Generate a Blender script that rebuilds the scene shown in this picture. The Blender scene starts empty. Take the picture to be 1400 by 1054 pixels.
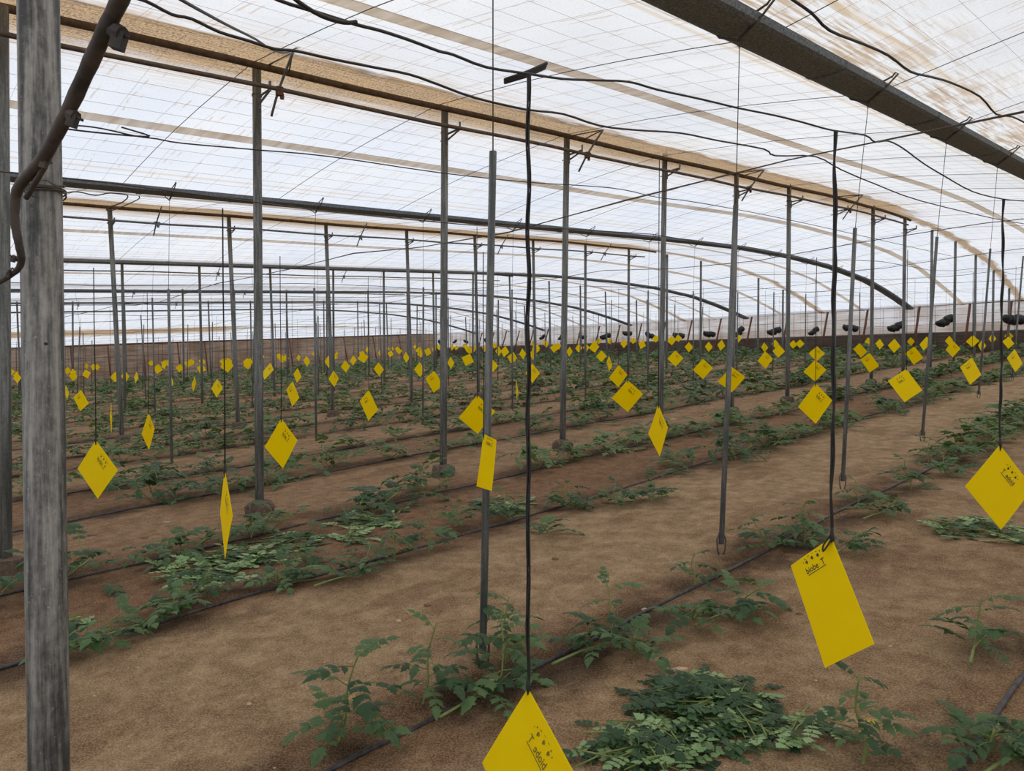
import bpy, math, random
from mathutils import Vector, Matrix, noise
random.seed(7)
R = random.random
def U(a, b): return a + (b - a) * R()
sc = bpy.context.scene
COL = sc.collection

# ------------------------------------------------------------------ camera, sky, exposure
CAM = Vector((0, 0, 1.55)); F = 1000.0; TH = math.radians(1.3)
cd = bpy.data.cameras.new('camera'); cam = bpy.data.objects.new('camera', cd); COL.objects.link(cam)
cam.location = CAM; cam.rotation_euler = (math.pi / 2 - TH, 0, 0)
cd.sensor_width = 36; cd.lens = 36 * F / 1400; cd.clip_start = 0.05; cd.clip_end = 500
sc.camera = cam
sc.view_settings.view_transform = 'Standard'; sc.view_settings.look = 'None'
sc.view_settings.gamma = 1; sc.view_settings.use_curve_mapping = False
sc.view_settings.exposure = 0.0
w = bpy.data.worlds.new('overcast'); sc.world = w; w.use_nodes = True
nt = w.node_tree; nt.nodes.clear()
def wn(t, **k):
    n = nt.nodes.new(t)
    for a, b in k.items(): setattr(n, a, b)
    return n
tc = wn('ShaderNodeTexCoord'); sx = wn('ShaderNodeSeparateXYZ'); rp = wn('ShaderNodeValToRGB')
nz = wn('ShaderNodeTexNoise'); nz.inputs['Scale'].default_value = 2.2; nz.inputs['Detail'].default_value = 4
mx = wn('ShaderNodeMix', data_type='RGBA', blend_type='MULTIPLY'); mx.inputs[0].default_value = 1
cr = wn('ShaderNodeValToRGB')
bg = wn('ShaderNodeBackground'); out = wn('ShaderNodeOutputWorld')
nt.links.new(tc.outputs['Generated'], sx.inputs[0]); nt.links.new(sx.outputs['Z'], rp.inputs[0])
e = rp.color_ramp.elements
e[0].position = 0.0; e[0].color = (0.80, 0.86, 0.95, 1)
e[1].position = 0.9; e[1].color = (0.96, 0.97, 1.0, 1)
nt.links.new(tc.outputs['Generated'], nz.inputs['Vector']); nt.links.new(nz.outputs[0], cr.inputs[0])
cr.color_ramp.elements[0].position = .3; cr.color_ramp.elements[0].color = (.86, .88, .92, 1)
cr.color_ramp.elements[1].position = .7; cr.color_ramp.elements[1].color = (1.06, 1.05, 1.03, 1)
nt.links.new(rp.outputs[0], mx.inputs[6]); nt.links.new(cr.outputs[0], mx.inputs[7])
nt.links.new(mx.outputs[2], bg.inputs[0]); bg.inputs[1].default_value = 1.2
nt.links.new(bg.outputs[0], out.inputs[0])
sc.cycles.max_bounces = 7; sc.cycles.transparent_max_bounces = 24; sc.cycles.diffuse_bounces = 4
sc.cycles.transmission_bounces = 4

# ------------------------------------------------------------------ layout frame
def ray(u, v):
    x = (u - 700) / F; y = (527 - v) / F
    return Vector((x, math.cos(TH) + y * math.sin(TH), -math.sin(TH) + y * math.cos(TH)))
_V = ray(1740, 406); _W = ray(-120, 502)
_n = _V.cross(_W); _n = _n / _n.z
def gplane(x, y): return -(_n.x * x + _n.y * y)
PHI = math.atan2(_V.x, _V.y); RD = Vector((math.sin(PHI), math.cos(PHI))); QD = Vector((-math.cos(PHI), math.sin(PHI)))
DRIPS = [0.70, 2.38, 4.44, 5.88, 8.03, 9.62, 11.6, 13.2, 15.3, 16.9, 19.0, 20.6, 22.7, 24.3, 26.3, 28.0, 30.0, 31.6, 33.7, 35.3, 37.4, 39.0, 41.1, 42.7, 44.8]
def relief(L, s):
    z = 0.030 * noise.noise(Vector((L * .55, s * .35, 0))) + 0.012 * noise.noise(Vector((L * 2.1, s * 1.6, 3)))
    for d in DRIPS:
        if abs(L - d) < 0.6: z -= 0.03 * math.exp(-((L - d) / .16) ** 2) - 0.02 * math.exp(-((L - d) / .34) ** 2)
    return z
def XY(L, s): return QD.x * L + RD.x * s, QD.y * L + RD.y * s
def P(L, s, h=0.0, rel=True):
    x, y = XY(L, s)
    return Vector((x, y, gplane(x, y) + h + (relief(L, s) if rel else 0)))
def LS(p): return p.x * QD.x + p.y * QD.y, p.x * RD.x + p.y * RD.y
def ground_px(u, v):
    d = ray(u, v); t = 1.55 / -(d.z + _n.x * d.x + _n.y * d.y)
    p = CAM + d * t; L, s = LS(p); return P(L, s)
def depth_px(u, v, dep): return CAM + ray(u, v) * dep
def plane_px(u, v, L):
    d = ray(u, v); t = L / (d.x * QD.x + d.y * QD.y); return CAM + d * t
def above(p, v):                                    # point straight above p that shows at row v
    dist = p.y; zz = CAM.z
    k = (527 - v) / F
    # solve for z so that projection row = v
    c, s_ = math.cos(TH), math.sin(TH)
    return Vector((p.x, p.y, zz + p.y * (k * c - s_) / (c + k * s_)))
def proj(p):
    q = p - CAM; c, s_ = math.cos(TH), math.sin(TH)
    f = q.y * c - q.z * s_; up = q.y * s_ + q.z * c
    if f <= .01: return None
    return 700 + F * q.x / f, 527 - F * up / f, f
def swall(L): return 33.0 + (L - 10.4) * 0.115

# ------------------------------------------------------------------ mesh helpers
class MB:
    def __init__(s): s.v = []; s.f = []; s.mi = []; s.uv = None
    def add(s, vs, fs, mi=0):
        o = len(s.v); s.v += [tuple(x) for x in vs]; s.f += [tuple(i + o for i in f) for f in fs]; s.mi += [mi] * len(fs)
    def tube(s, pts, r, n=6, mi=0, cap=True):
        pts = [Vector(p) for p in pts]; rs = r if isinstance(r, (list, tuple)) else [r] * len(pts)
        vs = []; fs = []; prev = None
        for i, p in enumerate(pts):
            t = (pts[min(i + 1, len(pts) - 1)] - pts[max(i - 1, 0)])
            t = t.normalized() if t.length > 1e-9 else Vector((0, 0, 1))
            if prev is None: a = t.cross(Vector((0, 0, 1)) if abs(t.z) < .9 else Vector((1, 0, 0))).normalized()
            else:
                a = prev - t * prev.dot(t); a = a.normalized() if a.length > 1e-6 else t.orthogonal().normalized()
            prev = a; b = t.cross(a)
            for k in range(n):
                an = 2 * math.pi * k / n; vs.append(p + (a * math.cos(an) + b * math.sin(an)) * rs[i])
        for i in range(len(pts) - 1):
            for k in range(n):
                k2 = (k + 1) % n; fs.append((i * n + k, i * n + k2, (i + 1) * n + k2, (i + 1) * n + k))
        if cap and n > 2:
            fs.append(tuple(range(n))[::-1]); fs.append(tuple((len(pts) - 1) * n + k for k in range(n)))
        s.add(vs, fs, mi)
    def box(s, c, size, M=None, mi=0):
        x, y, z = size[0] / 2, size[1] / 2, size[2] / 2
        vs = [Vector((a * x, b * y, d * z)) for a in (-1, 1) for b in (-1, 1) for d in (-1, 1)]
        if M is not None: vs = [M @ v for v in vs]
        c = Vector(c)
        s.add([v + c for v in vs], [(0, 1, 3, 2), (4, 6, 7, 5), (0, 4, 5, 1), (2, 3, 7, 6), (0, 2, 6, 4), (1, 5, 7, 3)], mi)
    def mesh(s, name, mats, smooth=False):
        me = bpy.data.meshes.new(name); me.from_pydata(s.v, [], s.f)
        for m in (mats if isinstance(mats, (list, tuple)) else [mats]): me.materials.append(m)
        if any(s.mi): me.polygons.foreach_set('material_index', s.mi)
        if smooth: me.polygons.foreach_set('use_smooth', [True] * len(me.polygons))
        if s.uv:
            ul = me.uv_layers.new(name='UVMap')
            idx = [0] * len(me.loops); me.loops.foreach_get('vertex_index', idx)
            ul.data.foreach_set('uv', [c for i in idx for c in s.uv[i]])
        me.update(); return me
    def build(s, name, mats, parent=None, smooth=True, loc=None):
        return link(name, s.mesh(name, mats, smooth), parent, loc)
def link(name, data, parent=None, loc=None):
    o = bpy.data.objects.new(name, data); COL.objects.link(o)
    if parent: o.parent = parent
    if loc is not None: o.location = loc
    return o
def tag(o, label=None, cat=None, group=None, kind=None):
    if label: o['label'] = label
    if cat: o['category'] = cat
    if group: o['group'] = group
    if kind: o['kind'] = kind
    return o
def thing(name, label, cat, loc=(0, 0, 0), group=None):
    o = bpy.data.objects.new(name, None); COL.objects.link(o); o.location = loc; o.empty_display_size = .1
    return tag(o, label, cat, group)
def smooth_pts(pts, n=4):
    pts = [Vector(p) for p in pts]; o = []
    for i in range(len(pts) - 1):
        p0 = pts[max(i - 1, 0)]; p1 = pts[i]; p2 = pts[i + 1]; p3 = pts[min(i + 2, len(pts) - 1)]
        for k in range(n):
            t = k / n
            o.append(.5 * ((2 * p1) + (p2 - p0) * t + (2 * p0 - 5 * p1 + 4 * p2 - p3) * t * t + (3 * p1 - p0 - 3 * p2 + p3) * t ** 3))
    o.append(pts[-1]); return o
ORD = ['first', 'second', 'third', 'fourth', 'fifth', 'sixth', 'seventh', 'eighth', 'ninth', 'tenth', 'eleventh', 'twelfth', 'thirteenth', 'fourteenth', 'fifteenth', 'sixteenth', 'seventeenth', 'eighteenth', 'nineteenth', 'twentieth', 'twenty-first', 'twenty-second', 'twenty-third', 'twenty-fourth', 'twenty-fifth']

# ------------------------------------------------------------------ materials
def srgb(r, g, b):
    f = lambda c: (c / 255 / 12.92) if c <= 10 else ((c / 255 + .055) / 1.055) ** 2.4
    return (f(r), f(g), f(b), 1)
class NM:
    def __init__(s, name):
        s.m = bpy.data.materials.new(name); s.m.use_nodes = True; s.t = s.m.node_tree; s.t.nodes.clear()
        s.o = s.n('ShaderNodeOutputMaterial')
    def n(s, t, ins=None, **k):
        n = s.t.nodes.new(t)
        for a, b in k.items(): setattr(n, a, b)
        for a, b in (ins or {}).items():
            if isinstance(b, bpy.types.NodeSocket): s.t.links.new(b, n.inputs[a])
            else: n.inputs[a].default_value = b
        return n
    def math(s, op, a, b=0.0, c=0.0, clamp=False):
        return s.n('ShaderNodeMath', {0: a, 1: b, 2: c}, operation=op, use_clamp=clamp).outputs[0]
    def noise(s, vec, scale, detail=4, rough=.55):
        i = {'Scale': scale, 'Detail': detail, 'Roughness': rough}
        if vec is not None: i['Vector'] = vec
        return s.n('ShaderNodeTexNoise', i).outputs[0]
    def step(s, x, a, b):
        return s.n('ShaderNodeMapRange', {0: x, 1: a, 2: b, 3: 0.0, 4: 1.0}, interpolation_type='SMOOTHSTEP').outputs[0]
    def mix(s, f, a, b, bt='MIX'):
        n = s.n('ShaderNodeMix', {0: f, 6: a, 7: b}, data_type='RGBA', blend_type=bt); return n.outputs[2]
    def end(s, sh): s.t.links.new(sh, s.o.inputs[0]); return s.m
    def bsdf(s, col, rough=.6, metal=0., normal=None, spec=.5):
        i = {'Base Color': col, 'Roughness': rough, 'Metallic': metal, 'Specular IOR Level': spec}
        if normal is not None: i['Normal'] = normal
        return s.n('ShaderNodeBsdfPrincipled', i).outputs[0]
    def bump(s, h, strength, dist=.01): return s.n('ShaderNodeBump', {'Height': h, 'Strength': strength, 'Distance': dist}).outputs[0]
def simple(name, c, rough=.6, metal=0., var=.25, scale=30, spec=.5, bump=.2):
    a = NM(name); co = a.n('ShaderNodeTexCoord').outputs['Object']
    n1 = a.noise(co, scale); dark = tuple(x * (1 - var) for x in c[:3]) + (1,); lite = tuple(min(1, x * (1 + var)) for x in c[:3]) + (1,)
    col = a.mix(a.step(n1, .3, .7), dark, lite)
    return a.end(a.bsdf(col, rough, metal, a.bump(n1, bump, .003), spec))

# plastic roof: UV = (lateral, along) in metres
def roof_mat():
    a = NM('roof_plastic'); uv = a.n('ShaderNodeTexCoord').outputs['UV']; sp = a.n('ShaderNodeSeparateXYZ', {0: uv})
    L, S = sp.outputs[0], sp.outputs[1]
    d = a.math('ABSOLUTE', a.math('SUBTRACT', a.math('MODULO', a.math('ADD', L, 1.3 + 3.9 + 78), 7.8), 3.9))   # 0 ridge .. 3.9 valley
    side = a.math('SUBTRACT', a.math('MODULO', a.math('ADD', L, 1.3 + 3.9 + 78), 7.8), 3.9)                     # signed
    stretch = a.n('ShaderNodeMapping', {'Vector': uv, 'Scale': (6, 1.0, 1)}).outputs[0]
    nA = a.noise(stretch, 1.2, 5, .6); nB = a.noise(uv, .5, 3); grain = a.noise(uv, 44, 3, .75)
    streak = a.noise(a.n('ShaderNodeMapping', {'Vector': uv, 'Scale': (14, .7, 1)}).outputs[0], 2.0, 4, .6)
    base = a.mix(a.step(nB, .3, .7), (.86, .885, .93, 1), (.94, .94, .935, 1))
    base = a.mix(a.math('MULTIPLY', a.step(streak, .52, .75), .16), base, (.62, .55, .47, 1))
    # fine dust specks
    base = a.mix(a.math('MULTIPLY', a.math('SUBTRACT', 1.0, a.step(L, 2.0, 9.0)), .75), base, a.mix(a.step(nB, .3, .7), (.80, .775, .735, 1), (.93, .91, .875, 1)))
    base = a.mix(a.math('MULTIPLY', a.step(grain, .46, .70), .26), base, (.50, .44, .38, 1))
    # sand caught along the ridge
    e = a.math('ADD', side, a.math('MULTIPLY', a.math('SUBTRACT', nA, .5), .5))
    ridge = a.math('MULTIPLY', a.step(e, -.50, -.36), a.math('SUBTRACT', 1.0, a.step(e, .22, .75)))
    ridge = a.math('MULTIPLY', ridge, a.math('SUBTRACT', 1.0, a.math('MULTIPLY', a.step(S, 18.5, 20.5), a.step(a.math('ABSOLUTE', a.math('ADD', e, .05)), .06, .22))))
    rcol = a.mix(a.step(grain, .42, .58), (.15, .085, .035, 1), (.62, .42, .23, 1))
    rcol = a.mix(a.math('MULTIPLY', a.step(a.math('ABSOLUTE', a.math('SUBTRACT', e, -.40)), .13, .02), .85), rcol, (.14, .075, .03, 1))
    rcol = a.mix(a.math('MULTIPLY', a.step(a.math('ABSOLUTE', a.math('SUBTRACT', e, .16)), .12, .02), .7), rcol, (.22, .12, .05, 1))
    base = a.mix(a.math('MULTIPLY', ridge, .92), base, rcol)
    tail = a.math('MULTIPLY', a.step(streak, .42, .62), a.math('SUBTRACT', 1.0, a.step(d, .3, 1.25)))
    tail = a.math('MULTIPLY', tail, a.math('SUBTRACT', 1.0, a.step(S, 18.5, 21.0)))
    base = a.mix(a.math('MULTIPLY', tail, .6), base, (.66, .42, .20, 1))
    # run-off streaks next to the valleys
    val = a.math('MULTIPLY', a.step(d, 2.7, 3.8), a.step(a.math('ADD', a.math('MULTIPLY', streak, .6), a.math('MULTIPLY', nB, .4)), .46, .60))
    val = a.math('MULTIPLY', val, a.math('LESS_THAN', L, 3.0))
    base = a.mix(a.math('MULTIPLY', val, .85), base, (.50, .33, .17, 1))
    ln = a.step(a.math('ABSOLUTE', a.math('SUBTRACT', d, 3.45)), .05, .0)
    base = a.mix(a.math('MULTIPLY', ln, .5), base, (.72, .52, .30, 1))
    # dust lines along the cross wires, doubled and broken
    cs = a.math('MODULO', a.math('ADD', a.math('ADD', S, a.math('MULTIPLY', a.noise(uv, .9, 2), .16)), 60.0), .43)
    l1 = a.step(a.math('ABSOLUTE', a.math('SUBTRACT', cs, .10)), .016, .004); l2 = a.step(a.math('ABSOLUTE', a.math('SUBTRACT', cs, .19)), .014, .004)
    brk = a.step(a.noise(uv, 3.3, 3), .46, .6)
    base = a.mix(a.math('MULTIPLY', a.math('MULTIPLY', a.math('MAXIMUM', l1, l2), brk), .5), base, (.60, .40, .24, 1))
    tr = a.n('ShaderNodeBsdfTransparent', {'Color': base}).outputs[0]
    tl = a.n('ShaderNodeBsdfTranslucent', {'Color': base}).outputs[0]
    df = a.n('ShaderNodeBsdfDiffuse', {'Color': a.mix(.5, base, (.8, .8, .8, 1))}).outputs[0]
    m1 = a.n('ShaderNodeMixShader', {0: .13, 1: tl, 2: df}).outputs[0]
    m2 = a.n('ShaderNodeMixShader', {0: .40, 1: m1, 2: tr}).outputs[0]
    return a.end(m2)
def sheet_mat(name, c1, c2, trans=.35, clear=0):
    a = NM(name); co = a.n('ShaderNodeTexCoord').outputs['UV']
    n1 = a.noise(a.n('ShaderNodeMapping', {'Vector': co, 'Scale': (.5, 5, 1)}).outputs[0], 2.0, 5, .6)
    n2 = a.noise(co, .6, 3)
    col = a.mix(a.step(a.math('ADD', a.math('MULTIPLY', n1, .6), a.math('MULTIPLY', n2, .4)), .38, .62), c1, c2)
    tl = a.n('ShaderNodeBsdfTranslucent', {'Color': col}).outputs[0]; df = a.n('ShaderNodeBsdfDiffuse', {'Color': col}).outputs[0]
    sh = a.n('ShaderNodeMixShader', {0: trans, 1: df, 2: tl}).outputs[0]
    if clear: sh = a.n('ShaderNodeMixShader', {0: clear, 1: sh, 2: a.n('ShaderNodeBsdfTransparent', {'Color': col}).outputs[0]}).outputs[0]
    return a.end(sh)
def ground_mat():
    a = NM('sandy_soil'); uv = a.n('ShaderNodeTexCoord').outputs['UV']; sp = a.n('ShaderNodeSeparateXYZ', {0: uv}); L = sp.outputs[0]
    obj = a.n('ShaderNodeTexCoord').outputs['Object']
    n1 = a.noise(uv, 1.1, 5, .6); n2 = a.noise(uv, 5.0, 5, .65); gr = a.noise(obj, 120, 3, .8); gr2 = a.noise(obj, 60, 4, .7)
    Lw = a.math('ADD', L, a.math('MULTIPLY', a.math('SUBTRACT', n1, .5), 1.1))
    # pale trodden aisles: periodic pairs of rows 3.66 m apart, the aisle between the rows of a pair
    ph = a.math('ABSOLUTE', a.math('SUBTRACT', a.math('MODULO', a.math('ADD', Lw, 36.6 - 3.41 + 1.83), 3.66), 1.83))
    aisle = a.math('SUBTRACT', 1.0, a.step(ph, .55, 1.05))
    near = a.math('SUBTRACT', 1.0, a.step(Lw, 2.0, 2.5))
    aisle = a.math('MAXIMUM', aisle, a.math('MULTIPLY', near, .8))
    dim = a.math('SUBTRACT', 1.0, a.math('MULTIPLY', a.step(Lw, 4.3, 5.2), .5))
    aisle = a.math('MULTIPLY', aisle, dim)
    red = a.mix(a.step(n2, .3, .7), srgb(118, 72, 40), srgb(162, 108, 66))
    pale = a.mix(a.step(n2, .3, .7), srgb(180, 142, 102), srgb(224, 188, 142))
    col = a.mix(aisle, red, pale)
    # wet soil patches round the drippers
    wet = None
    for i, dl in enumerate(DRIPS[:9]):
        g = a.step(a.math('ABSOLUTE', a.math('SUBTRACT', L, dl - .05)), .42, .02)
        wet = g if wet is None else a.math('MAXIMUM', wet, g)
    pn = a.noise(a.n('ShaderNodeMapping', {'Vector': uv, 'Scale': (1, .9, 1)}).outputs[0], 2.4, 3)
    wet = a.math('MULTIPLY', wet, a.step(pn, .40, .60))
    col = a.mix(a.math('MULTIPLY', wet, .88), col, srgb(66, 40, 24))
    n3 = a.noise(obj, 9, 5, .7); col = a.mix(a.step(n3, .36, .64), a.mix(.30, col, (.03, .018, .01, 1)), a.mix(.16, col, (.75, .60, .44, 1)))
    pt = a.noise(a.n('ShaderNodeMapping', {'Vector': uv, 'Scale': (1.5, .7, 1)}).outputs[0], 1.3, 5, .65)
    col = a.mix(a.math('MULTIPLY', a.step(pt, .50, .64), .5), col, srgb(122, 80, 48))
    # dark damp spot between post and hose, and grains
    col = a.mix(a.step(gr, .40, .62), a.mix(.42, col, (0.01, .007, .005, 1)), a.mix(.34, col, srgb(214, 186, 150)))
    col = a.mix(a.math('MULTIPLY', wet, .5), col, srgb(52, 34, 22))
    vor = a.n('ShaderNodeTexVoronoi', {'Vector': obj, 'Scale': 42.0, 'Randomness': 1.0})
    wc = a.n('ShaderNodeSeparateXYZ', {0: vor.outputs['Color']}).outputs[0]
    peb = a.math('MULTIPLY', a.step(vor.outputs['Distance'], .22, .12), a.math('GREATER_THAN', wc, .93))
    col = a.mix(a.math('MULTIPLY', peb, .8), col, srgb(196, 172, 146))
    hgt = a.math('ADD', a.math('MULTIPLY', gr, .35), a.math('ADD', a.math('MULTIPLY', gr2, .9), a.math('ADD', a.math('MULTIPLY', n2, 1.3), a.math('MULTIPLY', n3, 2.2))))
    hgt = a.math('ADD', hgt, a.math('MULTIPLY', peb, .5))
    return a.end(a.bsdf(col, .95, 0, a.bump(hgt, .9, .022), .15))
def leaf_mat(name, c1, c2, tr=.25):
    a = NM(name); oi = a.n('ShaderNodeObjectInfo').outputs['Random']; co = a.n('ShaderNodeTexCoord').outputs['Object']
    n1 = a.noise(co, 18, 3)
    f = a.math('ADD', a.math('MULTIPLY', oi, .5), a.math('MULTIPLY', n1, .5))
    col = a.mix(a.step(f, .25, .75), c1, c2)
    pr = a.bsdf(col, .5, 0, a.bump(a.noise(co, 160, 2), .3, .002), .4)
    tl = a.n('ShaderNodeBsdfTranslucent', {'Color': a.mix(.5, col, (.2, .35, .04, 1))}).outputs[0]
    return a.end(a.n('ShaderNodeMixShader', {0: tr, 1: pr, 2: tl}).outputs[0])
def galv(name, c1, c2, metal=.35):
    a = NM(name); co = a.n('ShaderNodeTexCoord').outputs['Object']
    st = a.noise(a.n('ShaderNodeMapping', {'Vector': co, 'Scale': (26, 26, 1.3)}).outputs[0], 1.6, 5, .65)
    fine = a.noise(a.n('ShaderNodeMapping', {'Vector': co, 'Scale': (1, 1, .6)}).outputs[0], 55, 4, .7)
    spk = a.step(a.noise(co, 150, 2), .66, .74)
    f = a.step(a.math('ADD', a.math('MULTIPLY', st, .75), a.math('MULTIPLY', fine, .25)), .38, .66)
    col = a.mix(f, c1, c2)
    col = a.mix(a.math('MULTIPLY', spk, .5), col, srgb(190, 188, 182))
    return a.end(a.bsdf(col, .55, metal, a.bump(fine, .15, .002), .4))
M = {}
M['roof'] = roof_mat(); M['ground'] = ground_mat()
M['galv'] = galv('galvanised_steel', srgb(88, 92, 92), srgb(140, 142, 138))
M['galv_near'] = galv('streaked_steel', srgb(74, 78, 78), srgb(172, 172, 168))
M['galv_far'] = galv('dull_steel', srgb(92, 96, 97), srgb(122, 125, 124))
M['tube_dark'] = galv('dark_steel', srgb(84, 89, 90), srgb(128, 131, 130), .2)
M['gutter'] = simple('grey_gutter', (.19, .225, .26, 1), .75, 0, .4, 60, .25)
M['rust'] = simple('rusty_iron', srgb(104, 66, 50), .85, .1, .35, 40)
M['pipe'] = simple('dusty_pipe', srgb(96, 82, 70), .7, .1, .3, 18)
M['wire'] = simple('thin_wire', srgb(98, 90, 84), .6, .5, .2, 30)
M['wire_brown'] = simple('rusty_wire', srgb(205, 176, 148), .7, .3, .2, 30)
M['black'] = simple('black_cord', srgb(30, 29, 30), .6, 0, .3, 120)
M['cable'] = simple('black_cable', srgb(46, 43, 42), .55, 0, .25, 60)
M['hose'] = simple('old_black_hose', srgb(66, 60, 56), .6, 0, .5, 22)
M['drip'] = simple('dusty_drip_hose', srgb(66, 62, 62), .55, 0, .5, 30)
M['strip'] = sheet_mat('tan_strip', (.70, .62, .53, 1), (.86, .80, .73, 1), .92, .45)
M['wall_white'] = sheet_mat('wall_plastic', (.74, .69, .64, 1), (.95, .94, .94, 1), .92, .55)
M['wall_brown'] = sheet_mat('wall_netting', (.16, .125, .10, 1), (.27, .22, .18, 1), .6)
M['wall_tan'] = sheet_mat('wall_dusty_sheet', (.42, .345, .28, 1), (.60, .52, .45, 1), .88, .25)
M['concrete'] = simple('footing_concrete', srgb(98, 82, 70), .95, 0, .35, 25, bump=.8)
M['stone'] = simple('pale_stone', srgb(196, 170, 138), .9, 0, .15, 30)
M['clod'] = simple('brown_stone', srgb(120, 92, 70), .95, 0, .3, 30)
a = NM('yellow_card'); col = a.mix(a.step(a.noise(a.n('ShaderNodeTexCoord').outputs['Object'], 9, 4), .3, .7), (1.0, .83, 0, 1), (1.0, .88, 0, 1))
_y = a.bsdf(col, .5, 0, None, .15); _t = a.n('ShaderNodeBsdfTranslucent', {'Color': (1.0, .80, 0, 1)}).outputs[0]
M['yellow'] = a.end(a.n('ShaderNodeMixShader', {0: .55, 1: _y, 2: _t}).outputs[0])
M['ink'] = simple('black_ink', srgb(34, 32, 16), .6, 0, .1, 30)
M['ink_through'] = simple('ink_showing_through', srgb(120, 104, 12), .6, 0, .1, 30)
M['leaf'] = leaf_mat('tomato_leaf', srgb(46, 76, 46), srgb(92, 122, 74))
M['leaf_far'] = leaf_mat('tomato_leaf_low', srgb(52, 80, 48), srgb(96, 122, 72))
M['leaf_cut'] = leaf_mat('cut_leaf_dark', srgb(38, 66, 44), srgb(70, 104, 66))
M['leaf_pale'] = leaf_mat('cut_leaf_pale', srgb(112, 146, 92), srgb(156, 184, 128), .15)
M['stem'] = simple('green_stem', srgb(118, 132, 70), .6, 0, .2, 20)
M['flower'] = simple('yellow_flower', srgb(226, 200, 40), .6, 0, .1, 20)
M['bundle'] = simple('black_bundle', srgb(26, 27, 29), .5, 0, .3, 40)

# ------------------------------------------------------------------ ground
def axis(brk):
    o = []
    for a0, b0, st in brk:
        n = max(1, round((b0 - a0) / st)); o += [a0 + (b0 - a0) * i / n for i in range(n)]
    o.append(brk[-1][1]); return o
Ls = axis([(-60, -6, 9), (-6, 0, .5), (0, 9, .09), (9, 20, .3), (20, 50, 1), (50, 120, 14)])
Ss = axis([(-60, -8, 9), (-8, -1, .5), (-1, 9, .12), (9, 20, .4), (20, 40, 1), (40, 120, 16)])
g = MB(); g.uv = []
for L in Ls:
    for s in Ss:
        g.v.append(tuple(P(L, s))); g.uv.append((L, s))
ns = len(Ss)
for i in range(len(Ls) - 1):
    for j in range(ns - 1):
        g.f.append((i * ns + j, i * ns + j + 1, (i + 1) * ns + j + 1, (i + 1) * ns + j)); g.mi.append(0)
fl = g.build('floor', M['ground'])
if fl.data.polygons[0].normal.z < 0: fl.data.flip_normals()
tag(fl, 'bare brown sandy soil floor with pale trodden aisles', kind='structure')

# ------------------------------------------------------------------ roof
NODES = [(-16.9, 4.15), (-13.0, 3.62), (-9.1, 4.15), (-5.2, 3.62), (-1.3, 4.15), (2.6, 3.68), (6.5, 4.2), (10.4, 3.8), (14.3, 4.25), (18.2, 3.75), (22.1, 4.2), (26.0, 3.75), (29.9, 4.25), (33.8, 3.88), (37.7, 4.3), (41.6, 3.97), (48.0, 2.28)]
WALLH = 1.86
def prof(d):
    tb = [(0, 1), (1.5, .80), (3, .62), (5, .41), (8, .21), (11, .09), (14, .02), (17, 0)]
    if d <= 0: return 1
    for (a0, f0), (a1, f1) in zip(tb, tb[1:]):
        if d <= a1: return f0 + (f1 - f0) * (d - a0) / (a1 - a0)
    return 0
def roofh(L, s):
    for (a0, h0), (a1, h1) in zip(NODES, NODES[1:]):
        if L <= a1 or a1 == 48.0:
            t = (L - a0) / (a1 - a0); h = h0 + (h1 - h0) * t
            h += .06 * math.sin(math.pi * min(1, max(0, t))) if L < 41 else 0
            break
    f = prof(swall(L) - s)
    return h - f * (h - (WALLH + (.2 if L > 41 else 0) * (L - 41) / 7))
def RP(L, s, off=0.0): return P(L, s, roofh(L, s) + off, False)
Lr = []
for (a0, h0), (a1, h1) in zip(NODES, NODES[1:]):
    n = 6 if a1 < 30 else 4; Lr += [a0 + (a1 - a0) * i / n for i in range(n)]
Lr.append(48.0)
g = MB(); g.uv = []; NS = 56
for L in Lr:
    for j in range(NS + 1):
        s = -12 + (swall(L) + 12) * j / NS
        g.v.append(tuple(RP(L, s))); g.uv.append((L, s))
for i in range(len(Lr) - 1):
    for j in range(NS):
        q = NS + 1; g.f.append((i * q + j, i * q + j + 1, (i + 1) * q + j + 1, (i + 1) * q + j)); g.mi.append(0)
roof = tag(g.build('ceiling', M['roof']), 'white translucent plastic greenhouse roof sheeting dusted with sand', kind='structure')
# wire net that carries the plastic
g = MB()
for L0 in [x * .325 - 5.2 for x in range(0, 164)]:
    if L0 > 47.9: break
    if min(abs(L0 - n[0]) for n in NODES) < .05: continue
    ss = [-3 + (swall(L0) + 3) * j / 26 for j in range(27)]
    g.tube([RP(L0, s, -.012 + .004 * math.sin(s * 3 + L0)) for s in ss], .0011 if L0 < 7 else .0017, 3, cap=False)
for k in range(0, 96):
    s0 = -2 + k * .43
    pts = [RP(L, s0 + .02 * math.sin(L * 2 + k), -.014) for L in Lr if s0 < swall(L) - .1 and L > -9.2]
    if len(pts) > 2: g.tube(pts, .0011, 3, cap=False)
tag(g.build('wire_net', M['wire_brown'], roof), 'thin rusty wire net under the plastic', kind='stuff')
# main cross cables of the roof, one at each row of posts
for k in range(-1, 16):
    s0 = 2.98 + 2.14 * k
    pts = [RP(L, s0 - .018 * (L - 6.5) * 0 + .0, -.03) for L in Lr if s0 < swall(L) - .2 and L > -9.2]
    g = MB(); g.tube(pts, .0036, 5, cap=False)
    lab = 'taut rusty roof cable crossing over the %s thick post of the nearest ridge row' % ORD[k + 1]
    tag(g.build('roof_cable', M['wire']), lab, 'cable', 'roof cables crossing the rows')
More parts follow.
